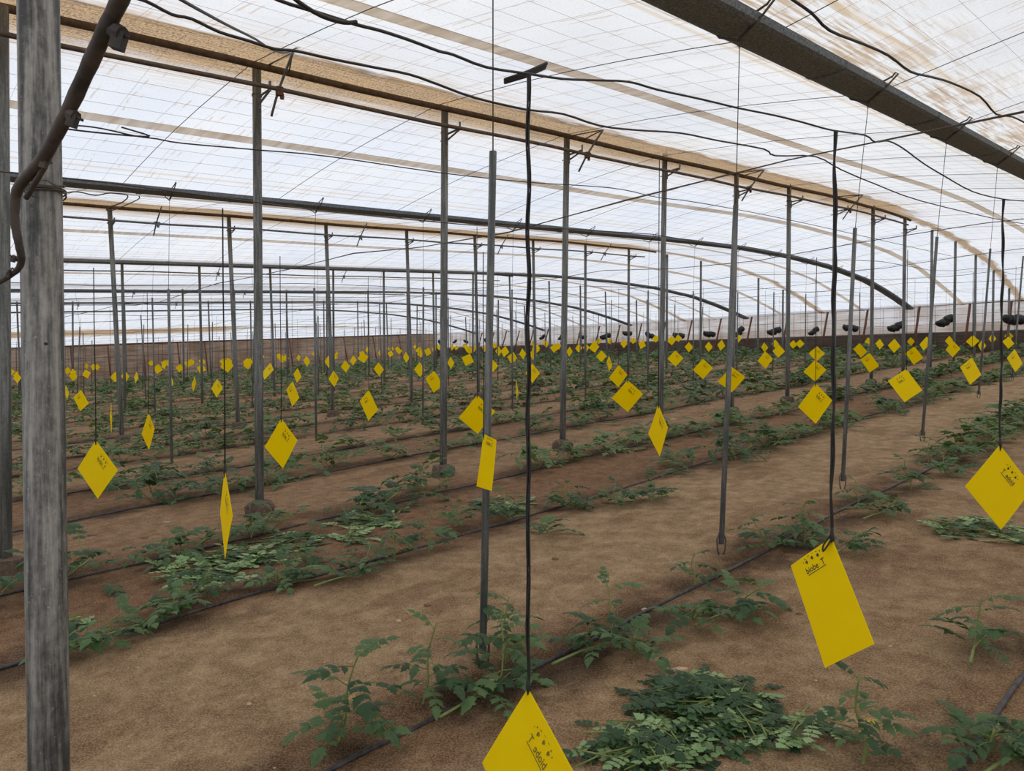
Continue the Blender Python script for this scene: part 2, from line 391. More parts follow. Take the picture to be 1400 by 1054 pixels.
# flat strips halfway up each slope
ti = 1
for L0 in [-3.2, .65, 4.6, 8.45, 12.4, 16.2, 20.1, 24.0, 28.0, 31.9, 35.7, 39.6]:
    g = MB(); g.uv = []
    n = 50
    wd = .09
    for j in range(n + 1):
        s = -8 + (swall(L0) + 8 - .1) * j / n
        for dl, oz in ((-wd, -.02), (wd, -.02), (wd, -.028), (-wd, -.028)):
            g.v.append(tuple(RP(L0 + dl + .03 * math.sin(s * .7), s, oz))); g.uv.append((dl, s))
    for j in range(n):
        for k in range(4):
            a_, b_ = j * 4 + k, j * 4 + (k + 1) % 4; g.f.append((a_, b_, b_ + 4, a_ + 4)); g.mi.append(0)
    tag(g.build('trim_%d' % ti, M['strip'], smooth=False), 'flat tan strip under the roof plastic halfway up a slope', kind='structure'); ti += 1

# gutters (dark troughs) in the valleys
GL = [2.6, 10.4, 18.2, 26.0, 33.8, 41.6]
GLAB = ['wide dark grey gutter crossing the upper right, nearest to the viewer', 'dark grey gutter behind the nearest ridge posts, second from the viewer', 'dark grey gutter, third from the viewer, just below the second', 'thin dark gutter, fourth from the viewer', 'thin dark gutter, fifth from the viewer', 'farthest and lowest of the dark gutters, near the brown wall']
GW, GD = .17, .07
def gutter_c(L, s): return RP(L, s, -.035)
for gi, L0 in enumerate(GL):
    g = MB(); n = 60; ns_ = 9; s1 = swall(L0) - .15
    for j in range(n + 1):
        s = -9 + (s1 + 9) * j / n; c = gutter_c(L0, s)
        for k in range(ns_):
            an = math.pi * k / (ns_ - 1); dx = -GW * math.cos(an); dz = -GD * max(0, math.sin(an)) ** .35 if 0 < k < ns_ - 1 else 0
            g.v.append((c.x + QD.x * dx, c.y + QD.y * dx, c.z + dz))
        for k in range(ns_ - 1, -1, -1):
            an = math.pi * k / (ns_ - 1); dx = -(GW - .012) * math.cos(an); dz = -(GD - .012) * max(0, math.sin(an)) ** .35 + .001 if 0 < k < ns_ - 1 else 0.001
            g.v.append((c.x + QD.x * dx, c.y + QD.y * dx, c.z + dz))
    q = 2 * ns_
    for j in range(n):
        for k in range(q):
            a_, b_ = j * q + k, j * q + (k + 1) % q; g.f.append((a_, b_, b_ + q, a_ + q)); g.mi.append(0)
    g.f.append(tuple(range(q))); g.mi.append(0); g.f.append(tuple(n * q + k for k in range(q))[::-1]); g.mi.append(0)
    t = thing('gutter', GLAB[gi], 'gutter', gutter_c(L0, 5))
    o = g.build('trough', M['gutter'], t, smooth=False); o.location = -t.location
    if gi < 2:
        for js in ([1.2, 3.6, 6.1, 8.5, 11] if gi == 0 else [3.2, 7.4, 11.5]):
            g = MB()
            for d_ in (0, .035):
                pts = []
                for k in range(ns_):
                    an = math.pi * k / (ns_ - 1); c = gutter_c(L0, js + d_); dx = -(GW + .003) * math.cos(an); dz = -(GD + .004) * max(0, math.sin(an)) ** .35 if 0 < k < ns_ - 1 else 0
                    pts.append((c.x + QD.x * dx, c.y + QD.y * dx, c.z + dz))
                g.tube(pts, .004, 4)
            o = g.build('joint', M['gutter'], t); o.location = -t.location

# ridge pipes and the vent pipes hung beneath them
RL = [6.5, 14.3, 22.1, 29.9, 37.7]
RN = ['nearest', 'second nearest', 'third', 'fourth', 'fifth']
for ri, L0 in enumerate(RL):
    g = MB(); sE = 20.5 if ri == 0 else swall(L0) - 13
    g.tube([RP(L0, -8 + (sE + 8) * j / 40, -.05 + .008 * math.sin(j)) for j in range(41)], .034 if ri == 0 else .03, 8)
    tag(g.build('ridge_pipe', M['pipe']), 'dusty brown pipe running along the %s ridge on top of its posts' % RN[ri], 'pipe')
    g = MB()
    g.tube([RP(L0 - .27, -8 + (sE + 7) * j / 30, -.31 + .01 * math.sin(j * 1.7)) for j in range(31)], .02, 6)
    tag(g.build('vent_pipe', M['pipe'] if ri == 0 else M['tube_dark']), 'thinner pipe on brackets just below the %s ridge pipe' % RN[ri], 'pipe')
    # wrapped dirty fold of plastic beyond the vent
    # toothed rods that work the roof vent
    ks = range(-1, 5) if ri < 3 else range(0, 3)
    rr = []
    for kk in ks:
        s0 = (3.1 if ri == 0 else 4.6) + 4.27 * kk
        if s0 > sE - 1: continue
        t = thing('vent_rod', '%s vent rod clamped to the pipe under the %s ridge, counted from the left' % (ORD[len(rr)], RN[ri]), 'rod', RP(L0 - .27, s0, -.31), 'roof vent rods'); rr.append(t)
        top = RP(L0 - .53, s0, -.03) - t.location; bot = RP(L0 - .13, s0 - .01, -.52) - t.location; mid = Vector((-.01, -.01, 0))
        g = MB(); g.tube(smooth_pts([top, mid + Vector((.012, -.01, 0)), bot], 5), .0125, 6); g.build('rod', M['tube_dark'], t)
        g = MB(); g.box((0, 0, -.01), (.06, .05, .075), Matrix.Rotation(.5, 3, 'Z')); g.tube([(-.05, -.02, .02), (.05, .03, .02)], .008, 5); g.box((.02, .01, -.05), (.03, .03, .05)); g.build('clamp', M['rust'] if ri == 0 else M['tube_dark'], t, smooth=False)
        if ri == 0:
            g = MB(); A_ = RP(L0, s0 + .03, -.02) - t.location; B_ = RP(L0, s0 + .23, -.05) - t.location
            g.tube([A_, top, B_], .009, 5); g.build('brace', M['tube_dark'], t)

# ------------------------------------------------------------------ posts
def footing(parent, r=.13, h=.13, seed=0):
    g = MB(); rnd = random.Random(seed); n = 10; rings = [(.98, -.10), (1.08, .0), (1.0, .6), (.8, .92), (.42, 1.0)]
    vs = []
    for rr, hh in rings:
        for k in range(n):
            an = 2 * math.pi * k / n; q = r * rr * (1 + rnd.uniform(-.12, .12)); vs.append((q * math.cos(an), q * math.sin(an), h * (hh + rnd.uniform(-.06, .06))))
    vs.append((0, 0, h)); fs = []
    for i in range(len(rings) - 1):
        for k in range(n): fs.append((i * n + k, i * n + (k + 1) % n, (i + 1) * n + (k + 1) % n, (i + 1) * n + k))
    for k in range(n): fs.append(((len(rings) - 1) * n + k, (len(rings) - 1) * n + (k + 1) % n, len(vs) - 1))
    g.add(vs, fs); return g.build('footing', M['concrete'], parent, smooth=False)
def post(base, top, r, label, group, mat, foot=False, bracket=False, name='ridge_post', seed=0, sides=12):
    t = thing(name, label, 'post', base, group)
    g = MB(); d = top - base
    g.tube([Vector((0, 0, -.06)), d * .33, d * .66, d], r, sides); g.build('tube', mat, t)
    if foot: footing(t, seed=seed)
    if bracket:
        g = MB(); rr = Vector((RD.x, RD.y, 0)); z0 = d.z - .27; q = Vector((-QD.x, -QD.y, 0))
        a0 = Vector((d.x, d.y, z0)); e0 = a0 + q * .27
        g.tube([a0 + Vector((0, 0, -.02)), e0 + Vector((0, 0, -.005))], .013, 4)
        g.tube([a0 + Vector((0, 0, -.10)), e0 + Vector((0, 0, -.015))], .013, 4)
        g.box(e0 + Vector((0, 0, .02)), (.02, .02, .09)); g.box(a0 + Vector((0, 0, -.06)) + q * r * .9, (.03, .03, .14))
        g.tube([a0 + Vector((0, 0, -.07)) - q * (r + .04), a0 + Vector((0, 0, -.07)) + q * (r + .02)], .007, 4)
        g.build('bracket', M['tube_dark'], t, smooth=False)
        g = MB()
        for dz in (0, .012): 
            g.tube([a0 + Vector((math.cos(x) * (r + .004), math.sin(x) * (r + .004), .0 + dz)) for x in [i * math.pi / 5 for i in range(11)]], .004, 4)
        g.tube([Vector((d.x, d.y, d.z + .02)) - Vector((QD.x, QD.y, 0)) * .03, Vector((d.x, d.y, d.z + .09)) + Vector((RD.x, RD.y, 0)) * .05, Vector((d.x, d.y, d.z - .03)) + Vector((RD.x, RD.y, 0)) * .03], .005, 4)
        g.build('tie_wire', M['wire'], t)
    return t
# near ridge row, read off the photograph where it shows
A_PX = [((3, 8), (8, 788)), ((351, 92), (355, 703)), ((608, 150), (606, 650)), ((775, 183), (769, 614)), ((909, 210), (903, 586)), ((1007, 240), (1000, 567)), ((1080, 256), (1073, 553)), ((1147, 272), (1140, 540)), ((1201, 286), (1193, 529)), ((1240, 294), (1232, 520)), ((1284, 310), (1275, 512)), ((1314, 322), (1305, 505)), ((1340, 341), (1331, 499)), ((1363, 363), (1355, 494)), ((1385, 388), (1378, 489))]
APOS = []
for i, (tp, bp) in enumerate(A_PX):
    b = ground_px(*bp); L, s = LS(b)
    if i > 5:                                            # keep the row straight where the base is hidden
        s = 2.98 + 2.14 * (i - 1); b = P(6.5, s)
    top = depth_px(tp[0], tp[1], proj(b)[2]); 
    if i > 5: top = Vector((b.x + .0, b.y, RP(6.5, s, -.06).z))
    APOS.append(b)
    post(b, top, .041 if i < 10 else .036, '%s thick grey post of the nearest ridge row, counted from the photo edge' % ORD[i].replace('first', 'leftmost') if i else 'thick grey post cut off by the photo left edge, behind the nearest post', 'nearest ridge row of thick posts', M['galv'], True, 0 < i < 10, seed=i)
for i in range(0, 14):
    s = 4.06 + 2.13 * i; b = P(14.3, s)
    if s > swall(14.3) - 2: break
    lean = .045 * 3.9 * (1 - i * .11) if i < 6 else 0
    top = Vector((b.x - lean, b.y, RP(14.3, s, -.06).z))
    post(b, top, .04, '%s thick post of the second ridge row, behind the second gutter, counted from left' % ORD[i], 'second ridge row of posts', M['galv'], i < 8, i < 8, seed=40 + i, sides=10)
far_posts = {}
def copy_thing(o, loc, label=None):
    c = o.copy(); COL.objects.link(c); c.location = loc
    if label: c['label'] = label
    for ch in o.children:
        d = ch.copy(); COL.objects.link(d); d.parent = c
        for h in ch.children:
            k = h.copy(); COL.objects.link(k); k.parent = d
    return c
for ri, L0 in ((2, 22.1), (3, 29.9), (4, 37.7)):
    proto = None
    for i in range(0, 16):
        s = U(4.2, 4.6) + 2.13 * i
        if s > swall(L0) - 2: break
        b = P(L0, s); pr = proj(b)
        if not pr or not (-60 < pr[0] < 1460): continue
        hh = roofh(L0, s) - .05
        lab = 'distant grey post of the %s ridge row from the viewer' % RN[ri]
        post(b, b + Vector((U(-.12, .04), U(-.05, .05), hh)), .038, lab, 'posts of the %s ridge row' % RN[ri], M['galv_far'], False, False, sides=7)

# slim tie posts under the gutters, held up by wires from the gutters
T0 = [((674, 207), (660, 912)), ((1006, 280), (986, 758)), ((1169, 312), (1152, 672)), ((1281, 324), (1261, 602)), ((1354, 340), (1338, 545)), ((1399, 350), (1384, 520))]
HK0 = [673, 1007, 1183, 1290, 1360]
def slim(base, top, label, group, mat, r=.019, hook=None, sides=8, fork=True):
    t = thing('slim_post', label, 'post', base, group)
    g = MB(); d = top - base; g.tube([Vector((0, 0, .07)), d * .5, d], r, sides); g.build('tube', mat, t)
    if fork:
        g = MB()
        for sg in (-1, 1):
            g.tube([Vector((0, 0, .16)) + Vector((sg * .008, 0, 0)), Vector((sg * .03, 0, .10)), Vector((sg * .025, 0, .03)), Vector((sg * .004, 0, -.04))], .006, 4)
        g.build('wire_foot', M['wire'], t)
    if hook is not None:
        g = MB(); g.tube([d + Vector((0, 0, -.02)), hook - base], .0032, 4); g.build('suspension_wire', M['wire'], t)
    return t
def hanger(L0, s, label, group, near):
    c = gutter_c(L0, s); t = thing('wire_hanger', label, 'hanger', c, group)
    q = Vector((QD.x, QD.y, 0)); r = Vector((RD.x, RD.y, 0)); z = Vector((0, 0, 1))
    rr = .0085 if near else .007
    top = -q * .27 + z * .05; bot = -q * .02 - z * (GD + .05)
    g = MB()
    g.tube([bot + q * .0, -q * (GW + .02) - z * .02, top, top + z * .02 + r * .01 + q * .03, top + q * .05 - z * .01, -q * .12 + z * .01], rr, 5)
    g.tube([q * (GW + .015) - z * .0, q * (GW * .8) - z * .07, bot - z * .02, bot - q * .04, -q * (GW + .01) - z * .035], rr, 5)
    g.build('hook', M['wire'], t)
    if near:
        g = MB(); g.tube([bot + Vector((math.cos(a_) * .02, 0, -.035 + math.sin(a_) * .03)) for a_ in [i * math.pi / 5 for i in range(11)]], .003, 4)
        g.build('wire_loop', M['wire'], t)
    return c + bot
hk = []
for i, x in enumerate(HK0):
    y = GL[0] / ((1740 - x) * .001 * math.cos(PHI)); s = (y - GL[0] * math.sin(PHI)) / math.cos(PHI)
    hk.append(hanger(GL[0], s, '%s wire hook hung over the nearest gutter, counted from the left' % ORD[i] if i else 'wire hook over the nearest gutter just above the frame', 'wire hooks on the nearest gutter', True))
hk.append(None)
for i, (tp, bp) in enumerate(T0):
    b = ground_px(*bp); top = depth_px(tp[0], tp[1], proj(b)[2])
    slim(b, top, '%s slim grey post under the nearest gutter, counted from the left, hung on a wire' % ORD[i], 'slim posts under the nearest gutter', M['tube_dark'], .0185 if i else .0175, hk[i])
footing_ = None
for i in range(0, 12):
    s = 3.57 + 2.18 * i + (U(-.1, .1) if i > 1 else 0)
    if s > swall(10.4) - 3: break
    b = P(10.4, s); h = hanger(10.4, s, '%s small wire hook on the second gutter, counted from the left' % ORD[i], 'wire hooks on the second gutter', False)
    slim(b, b + Vector((U(-.02, .02), 0, U(2.42, 2.55))), '%s slim post under the second gutter, counted from the left' % ORD[i], 'slim posts under the second gutter', M['tube_dark'], .018, h, 6, False)
for gi, L0 in ((2, 18.2), (3, 26.0), (4, 33.8), (5, 41.6)):
    for i in range(0, 15):
        s = U(3.6, 4.0) + 2.15 * i
        if s > swall(L0) - 3: break
        b = P(L0, s); pr = proj(b)
        if not pr or not (-40 < pr[0] < 1440): continue
        slim(b, b + Vector((U(-.12, .12), U(-.1, .1), U(2.35, 2.9))), 'distant slim post under the %s gutter from the viewer' % ORD[gi], 'slim posts under the %s gutter' % ORD[gi], M['tube_dark'], .019, gutter_c(L0, s) if gi < 4 else None, 5, False)

# the big post at the left, with its hose and wire
D0 = 1.6
tp = depth_px(50, -260, D0 * 1.0); bt = above(depth_px(66.5, 1054, D0), 1054); dirv = (depth_px(67, 1054, D0) - depth_px(52.5, 0, D0))
base = depth_px(67, 1054, D0); L_, s_ = LS(base); k = (base.z - P(L_, s_).z) / -dirv.z
base = base + dirv * k; L_, s_ = LS(base); base.z = P(L_, s_).z
top = depth_px(52.5, 0, D0); k2 = (RP(L_, s_, -.02).z - top.z) / -dirv.z; top = top - dirv * k2
t = thing('near_post', 'large streaked galvanised post standing closest, full height at the left', 'post', base)
g = MB(); g.tube([Vector((0, 0, -.1)), (top - base) * .25, (top - base) * .5, (top - base) * .75, top - base], .0405, 40); g.build('tube', M['galv_near'], t)
hp = depth_px(62, 470, D0 - .0425) - base
g = MB(); g.tube([hp, hp + Vector((0, .004, 0))], .0032, 10); g.build('bolt_hole', M['black'], t, smooth=False)
wb = depth_px(58, 262, D0) - base
g = MB()
for j in range(5):
    tl = U(-.12, .12); tm = U(-.1, .1)
    g.tube([wb + Vector((math.cos(x) * .0445, math.sin(x) * .0445, -.006 + j * .004 + tl * .05 * math.cos(x) + tm * .1 * math.sin(x))) for x in [i * math.pi / 10 for i in range(21)]], .0019, 4)
g.build('wire_wrap', M['wire'], t)
g = MB()
g.tube(smooth_pts([depth_px(x, y, d) - base for x, y, d in [(84, 265, 1.55), (105, 262, 1.6), (130, 267, 1.66), (150, 264, 1.7), (174, 267, 1.72), (168, 276, 1.72), (148, 284, 1.7), (147, 288, 1.7), (158, 286, 1.7), (188, 273, 1.74), (190, 268, 1.74)]], 4), .0014, 4)
g.tube(smooth_pts([depth_px(x, y, d) - base for x, y, d in [(84, 258, 1.56), (70, 250, 1.56), (60, 246, 1.55), (45, 252, 1.52), (33, 262, 1.5), (50, 270, 1.53)]], 4), .0016, 4)
g.build('wire_tail', M['wire'], t)

# black hose that climbs past the post
hpts = [(182, -40, 1.22), (160, 8, 1.26), (130, 72, 1.30), (98, 142, 1.35), (66, 205, 1.40), (46, 232, 1.44), (31, 248, 1.47), (22, 266, 1.49), (20, 300, 1.5), (25, 330, 1.51), (29, 352, 1.52), (26, 366, 1.53), (12, 378, 1.54), (-20, 396, 1.56)]
rad = [.0145, .0143, .0138, .0128, .0118, .0110, .0105, .010, .0088, .0080, .0075, .0062, .0055, .0055]
hp3 = [depth_px(*p) for p in hpts]
t = thing('water_hose', 'thick old black water hose climbing past the nearest post', 'hose', hp3[6])
sm = smooth_pts(hp3, 5); rs = []
for i in range(len(rad) - 1): rs += [rad[i] + (rad[i + 1] - rad[i]) * k / 5 for k in range(5)]
rs.append(rad[-1]); rs = [r_ * (1 + .05 * math.sin(i * 1.9)) for i, r_ in enumerate(rs)]
g = MB(); g.tube([p - t.location for p in sm], rs, 12); g.build('tube', M['hose'], t)
for (x, y, dx, dy, d, sz) in [(148, 40, 20, 8, 1.28, .026), (88, 152, 16, 8, 1.36, .020), (52, 214, 12, 6, 1.42, .015), (24, 355, -7, -4, 1.5, .009), (8, 380, 6, -9, 1.54, .009)]:
    a_ = depth_px(x, y, d) - t.location; b_ = depth_px(x + dx, y + dy, d - .01) - t.location
    g = MB(); ax = (b_ - a_)
    g.tube([a_, a_ + ax * .5, a_ + ax * .55, b_], [sz * .4, sz * .5, sz * .62, sz * .55], 8)
    g.box(a_ + ax * .75 + Vector((0, -.002, -sz * .5)), (sz * .8, sz * .7, sz * 1.2), Matrix.Rotation(.3, 3, 'Y'))
    g.tube([b_ - ax * .2, b_ + ax * .55], sz * .14, 6)
    g.build('valve', M['hose'], t, smooth=False)
g = MB()
for c0, c1 in [((40, 262, 1.47), (66, 218, 1.42)), ((36, 270, 1.48), (52, 240, 1.45))]:
    a_ = depth_px(*c0) - t.location; b_ = depth_px(*c1) - t.location; mid = (a_ + b_) / 2 + Vector((.004, -.006, -.004)); g.tube(smooth_pts([a_, mid, b_], 4), .006, 6)
g.build('tie', M['hose'], t)

# ------------------------------------------------------------------ cables and wires read off the photograph
def cable(pxs, r, label, mat, name='cable', cat='cable', sides=5, n=3):
    pts = smooth_pts(pxs, n); c = pts[len(pts) // 2]
    g = MB(); g.tube([p - c for p in pts], r, sides); o = g.build(name, mat, loc=c); return tag(o, label, cat)
def interp(tb, x):
    for (a0, f0), (a1, f1) in zip(tb, tb[1:]):
        if x <= a1: return f0 + (f1 - f0) * (x - a0) / (a1 - a0)
    return tb[-1][1]
dep1 = [(300, 1.0), (500, 1.12), (722, 1.5), (1137, 2.2), (1370, 3.3), (1500, 4.6)]
c1 = [(330, -25), (380, 0), (430, 16), (488, 34), (520, 42), (560, 55), (600, 70), (620, 75), (665, 92), (722, 101), (770, 108), (815, 110), (860, 112), (900, 123), (960, 136), (1010, 148), (1060, 158), (1100, 168), (1137, 178), (1183, 185), (1196, 194), (1215, 193), (1235, 203), (1262, 223), (1290, 240), (1330, 262), (1370, 272), (1400, 275), (1440, 280)]
cable([depth_px(x, y, interp(dep1, x)) for x, y in c1], .0028, 'wavy black cable carrying the three nearest yellow traps', M['cable'])
c2 = [(170, -6), (200, 2), (235, 20), (262, 26), (300, 44), (340, 56), (375, 67), (405, 70), (450, 80), (510, 92), (560, 102), (600, 116), (650, 134), (720, 150), (770, 156), (820, 172), (870, 178), (930, 182), (980, 192), (1045, 204), (1060, 213), (1115, 214), (1150, 232), (1200, 253), (1260, 275), (1360, 299), (1400, 306), (1450, 315)]
cable([plane_px(x, y, 1.75) for x, y in c2], .004, 'wavy black cable running just above the sandy ridge strip', M['cable'])
cable([depth_px(x, y, d) for x, y, d in [(235, -8, 2.6), (262, 8, 2.8), (310, 34, 3.4), (350, 54, 4.2), (372, 68, 5), (392, 72, 5.8), (404, 66, 6.3), (410, 65, 6.5)]], .007, 'thick black cord slanting down to the ridge at the second thick post', M['cable'])
cable([depth_px(x, y, d) for x, y, d in [(390, -14, 1.0), (410, 4, 1.04), (440, 22, 1.07), (470, 31, 1.09), (488, 30, 1.1)]], .0034, 'short black cable end twisted onto the nearest cable', M['cable'])
cable([plane_px(x, y, 1.75) for x, y in [(1060, -18), (1080, -3), (1110, 18), (1135, 42), (1180, 60), (1215, 76), (1245, 98), (1272, 105), (1300, 113), (1340, 132), (1362, 156), (1385, 160), (1410, 172), (1450, 190)]], .0085, 'wavy black cable above the nearest gutter at the top right', M['cable'])
for i, (s0, h0, sag) in enumerate([(4.0, 2.47, .06), (8.0, 2.4, .08), (12.0, 2.42, .08), (16.2, 2.4, .08), (20.3, 2.4, .1)]):
    L1 = 44.0
    pts = [P(-1.5 + (L1 + 1.5) * j / 40, s0, h0 + .04 * math.sin(j * .9) - sag * math.sin(math.pi * ((j * 1.15) % 4) / 4), False) for j in range(41)]
    g = MB(); g.tube(pts, .0042, 5)
    if i == 0: g.tube([p + Vector((0, 0, .006 * math.sin(k * 2.1))) for k, p in enumerate(pts)], .003, 4)
    tag(g.build('trellis_wire', M['wire']), ['twisted wire slanting across the picture in front of the posts, nearest of the cross wires', 'second cross wire from the viewer at post-top height', 'third cross wire from the viewer at post-top height', 'fourth cross wire from the viewer at post-top height', 'fifth cross wire from the viewer at post-top height'][i], 'wire', 'cross wires at post-top height')
cable([plane_px(x, y, 4.5) for x, y in [(90, 172), (110, 172), (140, 176), (185, 186), (215, 190), (250, 196), (352, 205), (450, 214), (600, 236), (720, 249), (800, 254), (850, 259), (900, 270), (960, 278), (1100, 305), (1300, 350)]], .0045, 'thin black wire crossing behind the thick posts, nearest of the row wires', M['cable'], 'row_wire', 'wire')
cable([plane_px(x, y, 4.5) for x, y in [(88, 176), (120, 180), (160, 184), (185, 186), (205, 186), (166, 174)]], .005, 'short frayed black wire end beside the nearest post', M['cable'], 'row_wire', 'wire')
RW = [3.3, 7.2, 8.9, 11.0, 12.4, 14.2, 16.1, 19.8, 21.6, 25.2, 28.9, 32.6, 36.2, 40.0]
for i, L0 in enumerate(RW):
    s1 = swall(L0) - 1.0; n = 34
    pts = [P(L0, -1 + (s1 + 1) * j / n, 2.22 + .035 * math.sin(j * 1.3 + i) + .03 * math.sin(j * .41 + i * 2), False) for j in range(n + 1)]
    g = MB(); g.tube(pts, .0032, 4)
    tag(g.build('row_wire', M['wire']), 'thin wire along the %s planted row from the viewer, above the plants' % ORD[i + 2], 'wire', 'wires running along the planted rows')

# ------------------------------------------------------------------ side walls
def wallmesh(p0, p1, h0a, h1a, h0b, h1b, n, mat, name, parent=None, kind=None):
    g = MB(); g.uv = []
    for th in (0, .02):
        for i in range(n + 1):
            t_ = i / n
            L = p0[0] + (p1[0] - p0[0]) * t_; s = p0[1] + (p1[1] - p0[1]) * t_
            for h, v in ((h0a + (h0b - h0a) * t_, 0), (h1a + (h1b - h1a) * t_, 1)):
                q = P(L, s, h, False); w_ = .03 * math.sin(i * 1.7)
                nn = (p1[1] - p0[1], -(p1[0] - p0[0])); ln = math.hypot(*nn)
                x, y = XY(L + nn[0] / ln * (w_ + th), s + nn[1] / ln * (w_ + th))
                g.v.append((x, y, q.z)); g.uv.append((t_ * 50, v * 2))
    m = (n + 1) * 2
    for th in (0, 1):
        for i in range(n):
            a_ = th * m + i * 2; g.f.append((a_, a_ + 2, a_ + 3, a_ + 1)); g.mi.append(0)
    return g.build(name, mat, parent)
p0 = (-14, swall(-14)); p1 = (48.0, swall(48.0))
wr = wallmesh(p0, p1, .78, WALLH, .9, WALLH + .2, 60, M['wall_white'], 'wall_right'); tag(wr, 'pale translucent plastic upper part of the far side wall', kind='structure')
o = wallmesh(p0, p1, -.1, .78, -.1, .9, 60, M['wall_brown'], 'netting', wr); tag(o, 'brown netting skirt')
p2 = (48.0, -12)
wl = wallmesh(p1, p2, -.1, 2.08, -.1, 2.55, 60, M['wall_tan'], 'wall_left'); tag(wl, 'dusty brown sheet end wall at the far left', kind='structure')
# thin uprights and lines on the walls
def wpt(t_, h, side):
    if side == 'r': L = p0[0] + (p1[0] - p0[0]) * t_; s = p0[1] + (p1[1] - p0[1]) * t_; return P(L, s - .12, h, False)
    return P(48.0 - .12, p1[1] + (p2[1] - p1[1]) * t_, h, False)
for side, par, n, ha, hb in (('r', wr, 90, WALLH, WALLH + .2), ('l', wl, 90, 2.08, 2.5)):
    g = MB()
    for i in range(n + 1):
        t_ = i / n; hh = ha + (hb - ha) * t_
        g.tube([wpt(t_, -.05, side), wpt(t_, hh, side)], .008, 4, cap=False)
    for k in ((.45, .8, 1.15, 1.5) if side == 'r' else (.5, 1.55)):
        g.tube([wpt(i / 20, k, side) for i in range(21)], .008 if side == 'r' else .016, 4)
    tag(g.build('upright', M['tube_dark'], par), kind='stuff')
    g = MB(); g.tube([wpt(i / 30, ha + (hb - ha) * i / 30, side) for i in range(31)], .05, 7)
    tag(g.build('top_rail', M['rust']), 'rusty pipe rail along the top of the %s wall' % ('pale far side' if side == 'r' else 'brown far left'), 'rail')
PR = [('r', x) for x in (1383, 1327, 1257, 1187, 1132, 1078, 1028, 986, 946, 910, 878, 848, 820, 795, 772, 750, 730, 711, 693, 676, 660)] + [('l', x) for x in (545, 510, 470, 432, 395, 355, 318, 280, 243, 195, 147, 97)]
cnt = {'r': 0, 'l': 0}
for side, u in PR:
    d = ray(u, 450)
    best = None
    for i in range(0, 1201):
        q = wpt(i / 1200, 1.8, side); pr = proj(q)
        if pr and (best is None or abs(pr[0] - u) < best[0]): best = (abs(pr[0] - u), i / 1200)
    t_ = best[1]; hh = (WALLH + .2 * t_) if side == 'r' else 2.08 + .42 * t_
    top = wpt(t_, hh - .03, side); inn = Vector((-RD.x, -RD.y, 0)) * .75 if side == 'r' else Vector((-QD.x, -QD.y, 0)) * .6
    bot = wpt(t_, -.05, side) + inn
    g = MB(); g.tube([bot - bot, (top - bot)], .045, 6); 
    tag(g.build('wall_prop', M['rust'], loc=bot), '%s slanting rusty prop against the %s wall, counted from the %s' % (ORD[cnt[side]], 'pale far side' if side == 'r' else 'brown far left', 'right' if side == 'r' else 'corner'), 'prop', 'rusty props along the walls'); cnt[side] += 1

# black bundles hanging in front of the side wall
BN = [(1388, 437, 26, 0), (1293, 439, 22, -30), (1226, 447, 20, -25), (1163, 449, 18, 5), (1113, 453, 14, -40), (1059, 453, 17, -20), (1011, 454, 16, -55), (970, 457, 15, 3), (928, 459, 15, 5), (889, 459, 14, 25), (858, 456, 12, 0), (828, 460, 14, -20), (797, 461, 10, 3), (767, 461, 9, -50), (742, 461, 9, -40), (664, 466, 7, 60), (637, 467, 7, 20), (622, 467, 6, -40), (601, 468, 7, 60)]
bm = MB(); nn = 14
pts = []; rs = []
for i in range(15):
    x = -0.5 + i / 14; pts.append(Vector((x, .04 * math.sin(i), .05 * math.sin(i * .8)))); rs.append((.25 + .045 * math.sin(i * 2.2)) * (1 if 0 < i < 14 else .6))
bm.tube(pts, rs, 10); bme = bm.mesh('roll', M['bundle'], True)
bs = MB()
for x in (-.3, 0, .32): bs.tube([Vector((x, math.cos(a_) * .27, math.sin(a_) * .27)) for a_ in [i * math.pi / 6 for i in range(13)]], .02, 5)
bsm = bs.mesh('strap', M['cable'], True)
for i, (u, v, wpx, ang) in enumerate(BN):
    best = None
    for j in range(0, 1201):
        q = wpt(j / 1200, 1.2, 'r'); pr = proj(q)
        if pr and (best is None or abs(pr[0] - u) < best[0]): best = (abs(pr[0] - u), j / 1200, pr[2])
    dp = best[2] * .93; c = depth_px(u, v, dp)
    t = thing('black_bundle', '%s tied black bundle hung before the side wall, counted from the right' % ORD[i], 'bundle', c, 'black bundles hung along the side wall')
    k = max(wpx * dp / F, .35)
    for nm, me in (('roll', bme), ('strap', bsm)):
        o = link(nm, me, t); o.scale = (k, k * .95, k * .95); o.rotation_euler = (0, math.radians(-ang) * -1, U(-.2, .2))
    g = MB(); g.tube([Vector((0, 0, .1)), Vector((0, 0, 1.1 + .4))], .004, 4); g.build('string', M['cable'], t)

